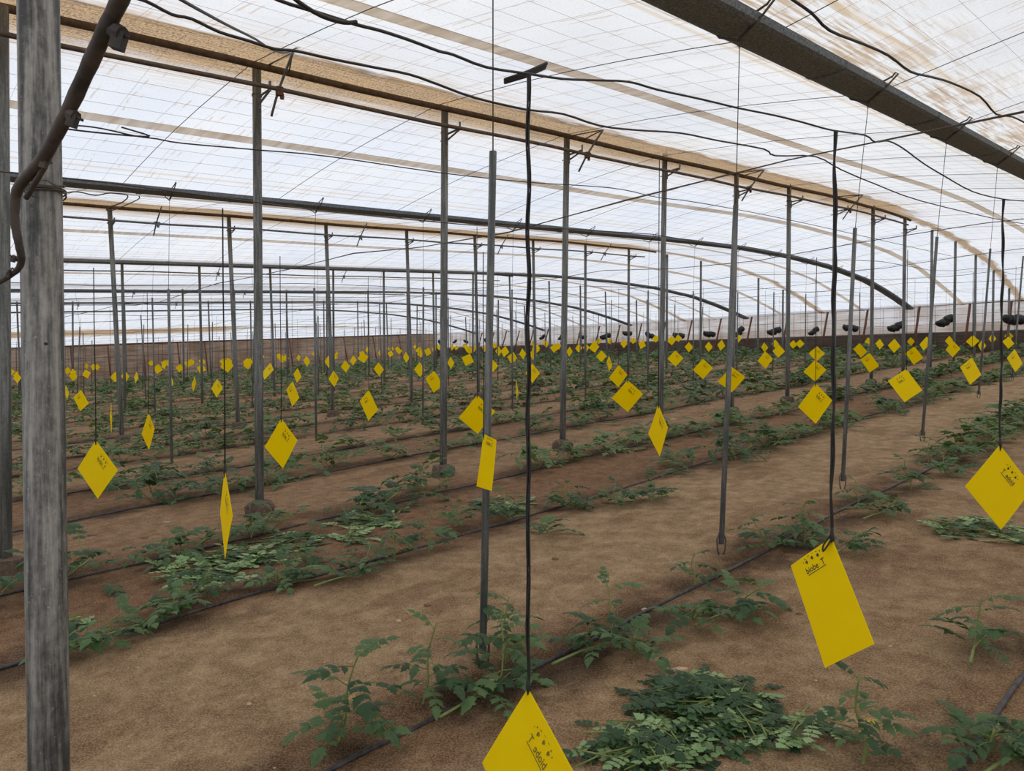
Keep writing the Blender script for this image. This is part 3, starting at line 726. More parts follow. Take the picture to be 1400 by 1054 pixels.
# ------------------------------------------------------------------ yellow sticky traps
def text_mesh(s):
    cu = bpy.data.curves.new('t', 'FONT'); cu.body = s; cu.size = 1; cu.align_x = 'CENTER'; cu.resolution_u = 2; cu.offset = .012
    ob = bpy.data.objects.new('t', cu); me = bpy.data.meshes.new_from_object(ob)
    vs = [tuple(v.co) for v in me.vertices]; fs = [tuple(p.vertices) for p in me.polygons]
    bpy.data.objects.remove(ob); bpy.data.curves.remove(cu); bpy.data.meshes.remove(me)
    return vs, fs
TXT = text_mesh('biobe  T')
_xs = [v[0] for v in TXT[0]]; TW = max(_xs) - min(_xs); TCX = (max(_xs) + min(_xs)) / 2
C45 = math.sqrt(.5)
E1 = Vector((-C45, 0, -C45)); E2 = Vector((C45, 0, -C45))
def sheet_mesh(la, lb, bend=.004):
    g = MB(); n = 8; vs = []
    for side in (-.0007, .0007):
        for i in range(n + 1):
            for j in range(n + 1):
                p = E1 * (la * i / n) + E2 * (lb * j / n)
                yb = bend * math.sin(math.pi * (i + j) / (2 * n)) - bend * .6 * math.sin(math.pi * i / n)
                vs.append((p.x, side + yb, p.z))
    m = (n + 1) ** 2; fs = []
    for i in range(n):
        for j in range(n):
            a_ = i * (n + 1) + j; fs.append((a_, a_ + 1, a_ + n + 2, a_ + n + 1)); fs.append((m + a_, m + a_ + n + 1, m + a_ + n + 2, m + a_ + 1))
    for i in range(n):
        for (a_, b_) in (((i), (i + 1)), (n * (n + 1) + i, n * (n + 1) + i + 1), (i * (n + 1), (i + 1) * (n + 1)), (i * (n + 1) + n, (i + 1) * (n + 1) + n)):
            fs.append((a_, b_, m + b_, m + a_))
    g.add(vs, fs); return g.mesh('sheet', M['yellow'], False)
def bend_y(la, lb, p, bend=.004):
    i = p.dot(E1) / la; j = p.dot(E2) / lb
    return bend * math.sin(math.pi * (i + j) / 2) - bend * .6 * math.sin(math.pi * i)
def print_mesh(la, lb, var, mat):
    # the print sits below one edge: its top edge is E2 (var R) or E1 (var L)
    if var[0] == 'R': rt, up, we, org = E2, -E1, lb, Vector((0, 0, 0))
    else: rt, up, we, org = -E1, -E2, la, E1 * la
    if 'M' in var: org = org + rt * we; rt = -rt
    wpr = min(.46 * we, .085) if we > .15 else .46 * we
    k = wpr / TW; g = MB()
    def put(x, z):
        p = org + rt * (we * .5 + x) + up * (-(we * .30) + z); return Vector((p.x, -.0016 + bend_y(la, lb, p), p.z))
    g.add([put((v[0] - TCX) * k, v[1] * k * 1.15) for v in TXT[0]], TXT[1])
    def quad(x0, x1, z0, z1): g.add([put(x0, z0), put(x1, z0), put(x1, z1), put(x0, z1)], [(0, 1, 2, 3)])
    quad(-wpr * .45, wpr * .5, -wpr * .075, -wpr * .045)
    for dx in (-.32, 0, .30):                                      # three small insect marks
        c = (wpr * dx, wpr * (.46 - .12 * abs(dx)))
        n = 9; g.add([put(c[0] + math.cos(a_) * wpr * .045, c[1] + math.sin(a_) * wpr * .075) for a_ in [2 * math.pi * i / n for i in range(n)]], [tuple(range(n))])
        quad(c[0] - wpr * .075, c[0] - wpr * .05, c[1] - wpr * .03, c[1] + wpr * .05)
    ring = [(wpr * .56 * math.cos(a_), wpr * (.38 + .24 * math.sin(a_))) for a_ in [math.pi * (.05 + .9 * i / 14) for i in range(15)]]
    for (x0, z0), (x1, z1) in list(zip(ring, ring[1:]))[::2]:
        quad(x0 - wpr * .007, x1 + wpr * .007, min(z0, z1) - wpr * .006, max(z0, z1))
    return g.mesh('print', mat)
SZ = .25
SQ = sheet_mesh(SZ, SZ); PRM = {'R': print_mesh(SZ, SZ, 'R', M['ink']), 'L': print_mesh(SZ, SZ, 'L', M['ink']), 'RM': print_mesh(SZ, SZ, 'RM', M['ink']), 'RMT': print_mesh(SZ, SZ, 'RM', M['ink_through'])}
def solve(T, Lf, B, sz):
    ax, ay = Lf[0] - T[0], Lf[1] - T[1]; bx, by = B[0] - Lf[0], B[1] - Lf[1]
    c2 = -ax * bx / max(1e-3, ay * by); c = math.sqrt(min(.985, max(.012, c2)))
    la = math.hypot(ax / c, ay); lb = math.hypot(bx / c, by)
    bl = math.atan2(-ax / c, ay); bb = math.atan2(bx / c, by)
    rho = ((bl - math.pi / 4) + (math.pi / 4 - bb)) / 2
    return c, la, lb, rho
def fit(p, T, Lf, B, la, lb, rho, c, flip, Rc=None):
    """turn and scale the sheet hung at p until its left and bottom corners fall where they show"""
    al = math.atan2(T[0] - 700, F)
    def err(q):
        m = Matrix.Rotation(-al + q[0], 3, 'Z') @ Matrix.Rotation(q[3], 3, 'X') @ Matrix.Rotation(q[1], 3, 'Y')
        e = 0
        for v, t in ((E1 * la, Lf), (E1 * la + E2 * lb, B), (E2 * lb, Rc or (T[0] + B[0] - Lf[0], T[1] + B[1] - Lf[1]))):
            pr = proj(p + m @ (v * q[2]))
            if not pr: return 1e9
            e += (pr[0] - t[0]) ** 2 + (pr[1] - t[1]) ** 2
        return e + 400 * (q[2] - 1) ** 2 + 60 * q[3] ** 2
    best = None
    for fl in (flip, -flip):
        q = [fl * math.acos(c), rho, 1.0, 0.0]; st = [.2, .15, .05, .1]; e = err(q)
        for it in range(90):
            ok = False
            for k in range(4):
                for sg in (1, -1):
                    w2 = list(q); w2[k] += sg * st[k]; e2 = err(w2)
                    if e2 < e: q, e, ok = w2, e2, True
            if not ok: st = [x * .6 for x in st]
        if best is None or e < best[0] * .9 - .3: best = (e, q)
    q = best[1]
    return Matrix.Rotation(-al + q[0], 3, 'Z') @ Matrix.Rotation(q[3], 3, 'X') @ Matrix.Rotation(q[1], 3, 'Y'), q[2]
def string_mesh(h, r, strands=1, knot=True):
    g = MB()
    if strands == 1: g.tube([Vector((0, 0, -.012)), Vector((.002, 0, h * .3)), Vector((-.001, 0, h * .7)), Vector((0, 0, h))], r, 5)
    else:
        n = 44
        for q in range(strands):
            ph = q * 2.1; am = r * 1.25
            g.tube([Vector((am * math.cos(ph + i * .35) * min(1, i / 6 + .2) + .0015 * math.sin(i * .9), am * math.sin(ph + i * .35) * .7, -.01 + (h + .01) * i / n)) for i in range(n + 1)], r, 6)
    if knot:
        g.tube([Vector((0, 0, -.028)), Vector((.001, -.004, -.012)), Vector((0, -.004, .0)), Vector((0, 0, .03))], [r * .8, r * 1.3, r * 1.9, r * 1.2], 6)
        g.tube([Vector((0, .003, -.02)), Vector((0, .004, 0)), Vector((0, 0, .03))], r, 5)
    return g
traps = []
def trap(T, Lf, B, var='R', flip=1, depth=None, top=None, rect=None, sr=.0022, strands=1, label=None, Rc=None):
    c, la, lb, rho = solve(T, Lf, B, SZ)
    if rect: d = depth; me = sheet_mesh(la * d / F, lb * d / F); pm = print_mesh(la * d / F, lb * d / F, var, M['ink'])
    else:
        d = depth or SZ * F / ((la + lb) / 2); me = SQ; pm = PRM[var]
    p = depth_px(T[0], T[1], d); px = (la + lb) / 2
    t = thing('sticky_trap', label or '?', 'trap', p, 'yellow sticky traps hung on strings')
    if rect: sa, sb = la * d / F, lb * d / F
    elif depth: sa = sb = depth * ((la + lb) / 2) / F
    else: sa = sb = SZ
    rot, k = fit(p, T, Lf, B, sa, sb, rho, c, flip, Rc)
    if not rect: k *= sa / SZ
    o = link('sheet', me, t); o.rotation_euler = rot.to_euler(); o.scale = (k, k, k)
    if px > 15:
        o2 = link('print', pm, t); o2.rotation_euler = rot.to_euler(); o2.scale = o.scale
    if top: h = above(p, top).z - p.z
    else: L, s = LS(p); h = P(L, s, 2.22, False).z - p.z
    g = string_mesh(h, sr, strands, px > 30); so = g.build('string', M['black'], t)
    if not label: traps.append((T[0], px, t))
    return t
tr = trap((722, 941), (654, 1046), (716, 1172), 'RMT', -1, 1.5, 101, sr=.0023, strands=4, label='yellow sticky trap closest to the viewer, cut off by the photo bottom edge')
g = MB(); A_ = depth_px(690, 113, 1.49) - tr.location; B_ = depth_px(745, 93, 1.56) - tr.location
for j in range(3): g.tube([A_ + Vector((0, 0, j * .003)), (A_ + B_) / 2 + Vector((0, 0, -.003 + j * .004)), B_ + Vector((.002 * j, 0, .005 * j))], .0035, 5)
g.build('toggle', M['black'], tr)
tr = trap((1137, 735), (1082, 773), (1126, 913), 'L', -1, 2.2, 179, rect=True, Rc=(1196, 880), sr=.0033, strands=2, label='long yellow sticky trap hung by a corner, with the clearest black print')
g = MB(); g.tube(smooth_pts([Vector((.0, -.003, .0)), Vector((-.012, -.006, -.018)), Vector((-.028, -.006, -.040)), Vector((-.022, .004, -.022)), Vector((0, .003, .01))], 3), .0028, 5); g.build('knot', M['black'], tr)
trap((1367, 608), (1321, 665), (1368, 724), 'RM', 1, 3.1, 272, sr=.003, strands=2, label='large yellow diamond trap near the photo right edge')
trap((661, 593), (653, 664), (672, 672), 'R', 1, 3.15, 345, rect=True, sr=.0022, label='narrow upright yellow trap in front of the first slim post')
SPEC = [((131, 602), (105, 641), (134, 682), 'R', 1, 366, 'yellow diamond trap hung low between the nearest post and the thick post, largest there'),
 ((307.5, 644), (299.3, 702), (308, 764), 'R', 1, 285, 'tall thin yellow trap seen nearly edge-on, left of the second thick post'),
 ((384.4, 572), (363, 611), (386.4, 640.6), 'R', 1, 350, 'yellow diamond trap just right of the second thick post, large'),
 ((203, 563.6), (194.4, 593), (203.6, 615), 'R', 1, 400, 'slim yellow diamond trap just right of the leftmost post of the second ridge row'),
 ((652.4, 540), (627, 571.6), (652.4, 593.4), 'R', -1, 310, 'yellow diamond trap half hidden behind the first slim post'),
 ((900, 553), (887.4, 593), (901.6, 624), 'R', 1, 215, 'narrow yellow diamond trap hanging in front of the fifth thick post'),
 ((858, 519.6), (835.6, 545), (857.6, 563), 'R', 1, None, 'large yellow diamond trap, lower of the overlapping pair left of the fifth thick post'),
 ((845.6, 499), (832.4, 517), (845, 529.6), 'R', 1, None, 'yellow diamond trap, upper of the overlapping pair left of the fifth thick post'),
 ((1115, 524), (1091.6, 556.4), (1115, 579.6), 'R', 1, 352, 'large yellow diamond trap, lowest of the stack beside the second black string'),
 ((1114, 492), (1097.6, 508.6), (1114, 521), 'R', 1, None, 'yellow diamond trap second from the bottom of the stack beside the second black string'),
 ((1239, 504.4), (1214, 520), (1237, 549.6), 'L', 1, None, 'large tilted yellow trap between the third and fourth slim posts'),
 ((1000, 501), (980, 522.4), (1000, 536), 'R', 1, None, 'yellow trap half covered by the second slim post'),
 ((504, 533), (491.4, 548), (504, 575.6), 'L', 1, 378, 'tilted yellow trap halfway between the second and third thick posts'),
 ((1329, 488.4), (1313, 501.6), (1326.4, 526), 'L', 1, 372, 'tilted yellow trap beside the fifth slim post')]
for T, Lf, B, var, fl_, top, lab in SPEC: trap(T, Lf, B, var, fl_, None, top, label=lab, sr=.003)
MID = [((111, 533), (99.6, 543), (110, 562.4), 'L'), ((90, 526), (88, 536), (92, 547), 'R'), ((152, 550), (150.8, 571), (152.4, 593), 'R'), ((157.6, 508), (150, 516), (157, 522.5), 'R'), ((171, 506.6), (165.6, 514), (172, 522.4), 'R'),
 ((187, 508), (183, 515), (185, 523.6), 'R'), ((233, 511), (231.4, 517), (236, 528), 'R'), ((266.4, 513.6), (262, 526), (264, 535.6), 'R'), ((297, 518), (288.4, 531), (296, 543.4), 'R'), ((400, 521), (391, 533), (400, 556.4), 'L'),
 ((407, 503), (401, 511), (406, 523.6), 'R'), ((456, 506.4), (449.4, 518), (457, 529), 'R'), ((517.6, 495), (511, 504), (518.6, 514.4), 'R'), ((573.6, 495), (566.4, 505), (574.4, 515.6), 'R'), ((593.6, 507), (581, 517), (593.6, 537.4), 'L'),
 ((472, 492.4), (466, 501), (473, 509.4), 'R'), ((483, 485.6), (478, 494), (482.4, 500), 'R'), ((370, 496), (357, 510), (361, 519), 'R'), ((449, 486), (444, 494), (449.6, 503), 'R'), ((419, 486), (415, 493), (420, 501.6), 'R'), ((616, 487.6), (611.6, 496), (616.6, 505), 'R'),
 ((555, 481), (551, 488), (556, 496.4), 'R'), ((674, 492), (667, 501), (674, 509), 'R'), ((728, 497), (718, 510), (728, 523.6), 'R'), ((822, 479), (814.4, 488), (822, 495), 'R'), ((833, 486.4), (829, 494), (833, 508.4), 'R'), ((779, 473.6), (774, 481), (778, 487.6), 'R'),
 ((791, 470), (786, 477), (791, 482), 'R'), ((702, 481), (692.6, 489), (698, 496.6), 'R'), ((714, 476), (710, 484), (715.6, 491.6), 'R'), ((691, 473), (684, 480), (689, 488), 'R'), ((706, 520), (705, 533), (707, 548), 'R'), ((923, 479), (912.4, 490), (924, 501), 'R'),
 ((961, 490.4), (946.6, 506.4), (960.6, 518), 'R'), ((1046, 480), (1035.6, 494), (1046.4, 504), 'R'), ((1065, 471), (1056, 480), (1064, 489), 'R'), ((1117, 473), (1105, 483), (1116, 493), 'R'), ((942, 467.6), (936, 474), (942, 481.6), 'R'), ((969, 467), (963.6, 473.6), (969, 481), 'R'),
 ((987, 464.4), (980.6, 471), (985, 479.6), 'R'), ((1085, 465), (1079, 470), (1084, 477), 'R'), ((1094, 464), (1087, 470), (1093, 475), 'R'), ((1045, 468), (1040.6, 474), (1046, 482), 'R'), ((1060, 464), (1055, 470), (1060, 476), 'R'), ((1189, 482.4), (1175.6, 490.4), (1189.6, 509.6), 'L'),
 ((1175, 469), (1166, 476), (1178, 489), 'L'), ((1250, 473.6), (1237, 482), (1250, 498.4), 'L'), ((1387.4, 477), (1377, 489), (1388.4, 509), 'L'), ((1223, 463), (1214, 472), (1222.4, 482.4), 'R'), ((1267, 460), (1256, 472), (1262, 479.6), 'R'), ((1303, 466), (1292.4, 478), (1302.4, 488.6), 'R'),
 ((1298, 459), (1292, 466), (1298, 473), 'R'), ((1330, 458), (1320, 467), (1329, 474), 'R'), ((1343, 464), (1337, 472), (1342, 481), 'R'), ((1356.6, 456), (1351.4, 463), (1357, 470), 'R'), ((1379, 460), (1370.4, 466), (1379, 476.6), 'R'), ((1379, 453), (1373, 459), (1380, 466), 'R'),
 ((1203, 463), (1197, 469), (1203, 478), 'R'), ((1148, 462.4), (1144, 467), (1149, 473), 'R'), ((1316, 458), (1312, 463), (1317, 470), 'R'), ((1187, 461), (1182, 467), (1188, 473), 'R'), ((1245, 461), (1240, 467), (1246, 473), 'R'), ((801, 469), (797, 475), (802, 481), 'R'), ((853, 464), (848, 470), (853, 476), 'R')]
for T, Lf, B, var in MID: trap(T, Lf, B, var, random.choice((-1, 1)))
# label the middle traps by the bay they show in and their size there
edges = [0, 355, 606, 770, 905, 1002, 1075, 1143, 1196, 1235, 1400]
bay = ['left of the second thick post', 'between the second and third thick posts', 'between the third and fourth thick posts', 'between the fourth and fifth thick posts', 'between the fifth and sixth thick posts', 'between the sixth and seventh thick posts', 'between the seventh and eighth thick posts', 'between the eighth and ninth thick posts', 'between the ninth and tenth thick posts', 'right of the tenth thick post']
for bi in range(10):
    q = sorted([x for x in traps if edges[bi] <= x[0] < edges[bi + 1]], key=lambda x: x[0])
    for i, (x, px, t) in enumerate(q):
        t['label'] = 'small yellow trap, %s from left %s' % (ORD[i], bay[bi])
# far traps
sm_ = string_mesh(.95, .0045, 1, False).mesh('string', M['black'], True)
taken = [(x[0][0], x[0][1]) for x in MID]
far = 0
for L0 in [15.2, 19.6, 23.4, 27.2, 30.9, 34.5, 38.3, 42.0, 45.6]:
    s = U(3, 5)
    while s < swall(L0) - 1.0:
        b = P(L0 + U(-.5, .5), s, 0, False); s += U(1.15, 2.1)
        pr = proj(b + Vector((0, 0, 1.15)))
        if not pr or pr[2] < 19 or not (12 < pr[0] < 1398) or 88 > pr[0] > 30: continue
        if any(abs(pr[0] - x) < 9 and abs(pr[1] - y) < 14 for x, y in taken) : continue
        if far >= 175: break
        c = b + Vector((0, 0, U(1.12, 1.32)))
        lf = pr[0] < 600
        t = thing('sticky_trap', 'tiny far yellow trap hanging before the brown far left wall' if lf else 'tiny far yellow trap hanging low before the far side wall skirt', 'trap', c, 'tiny traps before the brown left wall' if lf else 'tiny traps before the far side wall')
        o = link('sheet', SQ, t); o.rotation_euler = (Matrix.Rotation(math.atan2(-(pr[0] - 700), F) + U(-1.0, 1.0), 3, 'Z') @ Matrix.Rotation(U(-.35, .35), 3, 'Y')).to_euler()
        link('string', sm_, t); far += 1
# loose black strings without a trap, seen among the posts
for x, y0, y1, d in [(12, 300, 520, 7.5), (690, 500, 560, 9)]:
    pass

# ------------------------------------------------------------------ tomato leaves and plants
def leaflet(g, o, dirv, side, L, W, droop, rnd, mi=0, lod=0):
    up = Vector((0, 0, 1)); dirv = dirv.normalized(); sd = dirv.cross(up).normalized()
    if lod: prof_ = [(0, .05), (.3, .8), (.55, .7), (1, 0)]
    else: prof_ = [(0, .06), (.14, .62), (.26, .52), (.36, 1.0), (.5, .62), (.62, .72), (.78, .34), (1, 0)]
    mid = []; le = []; ri = []
    for t_, w_ in prof_:
        z = -droop * t_ * t_ * L + .05 * L * math.sin(t_ * 3)
        c = o + dirv * (L * t_) + up * z; mid.append(c)
        fold = -.25 * w_ * W
        jj = 1 + rnd.uniform(-.15, .15)
        le.append(c + sd * (W * w_ * jj) + dirv * (-.03 * L) + up * (fold + rnd.uniform(-.05, .05) * W)); ri.append(c - sd * (W * w_ * jj) + dirv * (-.03 * L) + up * (fold + rnd.uniform(-.05, .05) * W))
    n = len(prof_); vs = mid + le[1:-1] + ri[1:-1]; fs = []
    li = lambda i: 0 if i == 0 else (n - 1 if i == n - 1 else n + i - 1)
    ri_ = lambda i: 0 if i == 0 else (n - 1 if i == n - 1 else n + (n - 2) + i - 1)
    for i in range(n - 1):
        for fn, fl2 in ((li, 0), (ri_, 1)):
            q = [i, i + 1, fn(i + 1), fn(i)]; q = [v for k, v in enumerate(q) if v not in q[:k]]
            if len(q) >= 3: fs.append(tuple(q if fl2 else q[::-1]))
    g.add(vs, fs, mi)
def leaf_into(g, o, M3, size, rnd, lod=0, mis=(0, 1), flat=0.):
    # compound leaf along local +X
    h = MB(); dr = .35 * (1 - flat) + .02
    def rc(t_): return Vector((t_, 0.03 * math.sin(3 * t_), .18 * t_ * (1 - flat) - dr * t_ * t_))
    if not lod: h.tube([rc(i / 4) for i in range(5)], [.016, .014, .012, .009, .006], 3, mis[1], cap=False)
    pairs = [(.30, .22, .105), (.54, .34, .155), (.78, .29, .135)] if not lod else [(.40, .42, .22), (.76, .36, .2)]
    for t_, l_, w_ in pairs:
        for sg in (-1, 1):
            k = rnd.uniform(.8, 1.15); an = sg * rnd.uniform(.75, 1.15)
            leaflet(h, rc(t_), Vector((math.cos(an), math.sin(an), rnd.uniform(-.15, .2) * (1 - flat))), sg, l_ * k, w_ * k, rnd.uniform(.2, .7) * (1 - flat), rnd, mis[0], lod)
    leaflet(h, rc(.97), Vector((1, rnd.uniform(-.2, .2), -.25 * (1 - flat))), 1, .37, .17, .5 * (1 - flat), rnd, mis[0], lod)
    g.add([o + M3 @ (Vector(v) * size) for v in h.v], h.f)
    g.mi[-len(h.f):] = h.mi
I3 = Matrix.Identity(3)
def leaf_meshes(mat, n, flat, seed):
    o = []
    for i in range(n):
        g = MB(); leaf_into(g, Vector((0, 0, 0)), I3, 1.0, random.Random(seed + i), 0, (0, 1), flat); o.append(g.mesh('leaf', [mat, M['stem']], True))
    return o
LEAF = leaf_meshes(M['leaf'], 5, 0, 1); LCUT = leaf_meshes(M['leaf_cut'], 4, .75, 20); LPAL = leaf_meshes(M['leaf_pale'], 4, .8, 40)
plants = []
def plant(base, h, lean, nleaf, size, seed, kind='up', label=None, flower=False):
    """lean: Vector offset (x,y) of the tip; stem may first trail along the hose before it rises"""
    rnd = random.Random(seed); t = thing('tomato_plant', label or '?', 'plant', base, 'tomato plants along the drip hoses')
    tip = Vector((lean[0], lean[1], h))
    if kind == 'trail':
        tr = Vector((RD.x, RD.y, 0)) * rnd.choice((-1, 1)) * rnd.uniform(.25, .45) + Vector((QD.x, QD.y, 0)) * rnd.uniform(-.08, .08)
        pts = smooth_pts([tr + Vector((0, 0, .015)), tr * .55 + Vector((0, 0, .03)), Vector((0, 0, .03)) + tr * .12, tip * .35 + Vector((0, 0, .05)), tip], 4)
    else: pts = smooth_pts([Vector((0, 0, -.02)), tip * .25 + Vector((.01, -.01, 0)), tip * .6 + Vector((-.012, .01, 0)), tip], 4)
    g = MB(); n = len(pts); g.tube(pts, [.0068 - .004 * i / n for i in range(n)], 6); g.build('stem', M['stem'], t)
    nleaf = int(nleaf * 1.3); size *= .98
    for i in range(nleaf):
        f = .22 + .78 * (i + .5) / nleaf if kind == 'up' else .30 + .70 * (i + .5) / nleaf
        p = pts[min(n - 1, int(f * (n - 1)))]
        az = i * 2.4 + rnd.uniform(-.5, .5); el = rnd.uniform(-.15, .35) + (.5 if f > .93 else 0) + (.35 if p.z < .08 else 0)
        sz = size * rnd.uniform(.75, 1.2) * (1 - .35 * max(0, f - .7) / .3)
        o = link('leaf', LEAF[rnd.randrange(5)], t); o.location = p; o.scale = (sz,) * 3; o.rotation_euler = (rnd.uniform(-.3, .3), -el, az)
    if flower:
        g = MB()
        for k in range(5): 
            an = k * 1.256; c = Vector((0, 0, 0)); g.add([c, (.012 * math.cos(an - .3), .012 * math.sin(an - .3), .003), (.022 * math.cos(an), .022 * math.sin(an), -.004), (.012 * math.cos(an + .3), .012 * math.sin(an + .3), .003)], [(0, 1, 2, 3)])
        g.build('flower', M['flower'], t, loc=pts[int(n * .55)] + Vector((.03, -.03, 0)))
    return t
# near plants: (px base u, v, height, lean px-ish x, y, leaves, leaf size, kind, label)
NP = [(462, 1008, .36, .09, -.02, 11, .21, 'up', True, 'upright tomato plant nearest the bottom edge, left of the closest trap'),
 (577, 958, .34, .06, .02, 8, .17, 'up', False, 'slender tomato plant with a bare curved stem, second along the front hose'),
 (690, 938, .34, -.02, .10, 13, .2, 'trail', False, 'leafy tomato plant at the foot of the first slim post'),
 (690, 905, .30, .02, .06, 10, .18, 'up', False, 'bushy tomato plant just behind the closest string by the first slim post'),
 (842, 880, .34, -.05, .08, 13, .21, 'trail', False, 'tall tomato plant straddling the front hose right of the closest string'),
 (865, 892, .12, .0, -.12, 6, .19, 'up', False, 'low tomato leaves drooping over the front hose below the tall plant'),
 (945, 858, .14, .02, -.10, 9, .2, 'trail', False, 'low tomato plant sprawling on the near side of the front hose'),
 (1012, 838, .16, .10, -.06, 10, .2, 'trail', False, 'sprawling tomato plant just left of the long trap'),
 (948, 798, .2, .02, .06, 5, .14, 'up', False, 'thin wilted tomato plant behind the front hose near the second slim post'),
 (1048, 752, .24, -.10, .05, 11, .19, 'trail', False, 'sprawling tomato plant left of the long trap string'),
 (1098, 742, .28, .02, .04, 13, .19, 'up', False, 'dense tomato plant right behind the long trap string'),
 (1162, 750, .12, .1, -.05, 9, .18, 'trail', False, 'low tomato plant right of the long trap top'),
 (1172, 690, .2, .0, .03, 6, .15, 'up', False, 'small tomato plant at the foot of the third slim post'),
 (1215, 706, .12, .06, -.03, 10, .2, 'trail', False, 'low sprawling tomato plant on the front hose before the fourth slim post'),
 (1245, 672, .26, -.04, .03, 12, .18, 'up', False, 'upright tomato plant on the front hose below the fourth slim post'),
 (1290, 652, .2, .03, .05, 13, .2, 'trail', False, 'dense tomato clump left of the right edge diamond trap'),
 (1268, 632, .22, .02, .0, 8, .15, 'up', False, 'arched tomato shoot by the foot of the fourth slim post'),
 (1335, 890, .22, .02, .0, 9, .17, 'trail', False, 'lone tomato plant on the pale sand at the far right'),
 (1178, 1052, .30, .0, .02, 12, .13, 'up', True, 'young tomato plant with small leaves at the bottom right'),
 (1350, 1052, .14, .05, .02, 10, .16, 'trail', False, 'trailing tomato vine over the hose in the bottom right corner'),
 (1398, 1046, .14, .04, .02, 9, .16, 'trail', False, 'tomato vine cut off by the bottom right corner'),
 (135, 893, .2, .12, .02, 12, .2, 'trail', False, 'low tomato plant right beside the nearest post'),
 (232, 850, .18, .04, .03, 13, .21, 'trail', False, 'sprawling tomato plant on the second hose, left part'),
 (275, 822, .18, .04, .05, 12, .2, 'trail', False, 'tomato plant just below the pale cut leaves by the second hose'),
 (372, 808, .14, .08, .05, 12, .2, 'trail', False, 'low tomato plant on the second hose below the second thick post'),
 (398, 780, .16, .08, .05, 9, .18, 'up', False, 'tomato plant behind the second hose near the second thick post'),
 (498, 792, .20, .03, .06, 12, .2, 'trail', False, 'tomato plant on the second hose between the second and third thick posts'),
 (538, 770, .32, .0, .05, 9, .18, 'up', False, 'upright tomato plant with forked stems behind the second hose'),
 (585, 758, .32, .03, .05, 8, .18, 'up', False, 'upright tomato plant left of the first slim post'),
 (622, 722, .2, .03, .05, 9, .17, 'up', False, 'small tomato plant near the narrow upright trap'),
 (690, 712, .26, .0, .06, 12, .2, 'trail', False, 'tomato plant right of the first slim post on the second hose'),
 (738, 735, .12, .03, .0, 7, .18, 'trail', False, 'small tomato plant on the aisle side of the second hose'),
 (770, 695, .24, .03, .06, 13, .2, 'trail', False, 'tomato plant on the second hose just right of the closest string'),
 (838, 692, .2, .03, .06, 12, .2, 'trail', False, 'tomato plant on the second hose below the narrow trap at the fifth thick post'),
 (890, 686, .18, .03, .02, 10, .18, 'trail', False, 'low tomato plant on the second hose left of the second slim post')]
for i, (u, v, h, lx, ly, n, sz, kd, flw, lab) in enumerate(NP):
    plant(ground_px(u, v), h, (lx, ly), n, sz, 100 + i, kd, lab, flw)
# further plants along the rows: clumps with one foliage mesh each
CL = []
for vI in range(7):
    g = MB(); rnd = random.Random(900 + vI)
    for i in range(22):
        r_ = rnd.uniform(0, .34); az = rnd.uniform(0, 6.28)
        o = Vector((r_ * math.cos(az) * 1.5, r_ * math.sin(az) * .8, rnd.uniform(.04, .26) * (1 - r_ * 1.6)))
        m3 = Matrix.Rotation(rnd.uniform(0, 6.28), 3, 'Z') @ Matrix.Rotation(-rnd.uniform(-.1, .7), 3, 'Y')
        leaf_into(g, o, m3, rnd.uniform(.17, .27), rnd, 0 if vI < 4 else 1, (0, 1))
    CL.append(g.mesh('foliage', [M['leaf_far'], M['stem']], True))
st = MB()
for k in range(3):
    an = k * 2.1; st.tube(smooth_pts([Vector((0, 0, -.02)), Vector((.06 * math.cos(an), .06 * math.sin(an), .05)), Vector((.2 * math.cos(an), .12 * math.sin(an), .16))], 3), .005, 4)
STM = st.mesh('stem', M['stem'], True)
spots = []
for ri, L0 in enumerate(DRIPS):
    s = -1.0
    while s < swall(L0) - .8:
        s += U(.42, .95) if L0 > 9 else U(.50, .95)
        p = P(L0 + U(-.22, .14), s); pr = proj(p)
        if not pr or not (-30 < pr[0] < 1440) or pr[2] < 1.5: continue
        if L0 < 3 and pr[0] < 1275: continue
        if L0 < 5 and pr[0] < 905: continue
        if L0 < 1 : continue
        if R() < .10: continue
        spots.append((pr[2], ri, p, pr[0]))
spots.sort(key=lambda x: x[0])
NI = 300 - len(NP)
byrow = {}
for i, (d, ri, p, u) in enumerate(spots[:NI]):
    byrow.setdefault(ri, []).append((u, d, p, i))
for ri, q in byrow.items():
    q.sort(key=lambda x: x[0])
    for j, (u, d, p, i) in enumerate(q):
        if j < 25: lab = 'low tomato clump, %s from the left along the %s hose row from the viewer' % (ORD[j], ORD[ri])
        else: lab = 'small tomato clump at the far right end of the %s hose row' % ORD[ri]
        t = thing('tomato_plant', lab, 'plant', p, 'tomato clumps of the %s row' % ORD[ri])
        k = U(.75, 1.25)
        if d < 14:
            rot = (U(-.1, .1), U(-.1, .1), math.pi / 2 - PHI + U(-.4, .4))
            o = link('foliage', CL[random.randrange(4)], t)
        else: rot = (0, 0, math.pi / 2 - PHI + U(-.4, .4)); o = link('foliage', CL[4 + random.randrange(3)], t)
        o.rotation_euler = rot; o.scale = (k, k, k * U(.8, 1.25)); o2 = link('stem', STM, t); o2.scale = (k, k, k)
g = MB(); LOW = []
for vI in range(5):
    h = MB(); rnd = random.Random(1200 + vI)
    for i in range(11):
        r_ = rnd.uniform(0, .32); az = rnd.uniform(0, 6.28)
        leaf_into(h, Vector((r_ * math.cos(az) * 1.4, r_ * math.sin(az), rnd.uniform(.05, .34))), Matrix.Rotation(rnd.uniform(0, 6.28), 3, 'Z') @ Matrix.Rotation(-rnd.uniform(0, .8), 3, 'Y'), rnd.uniform(.22, .34), rnd, 1)
    LOW.append(h)
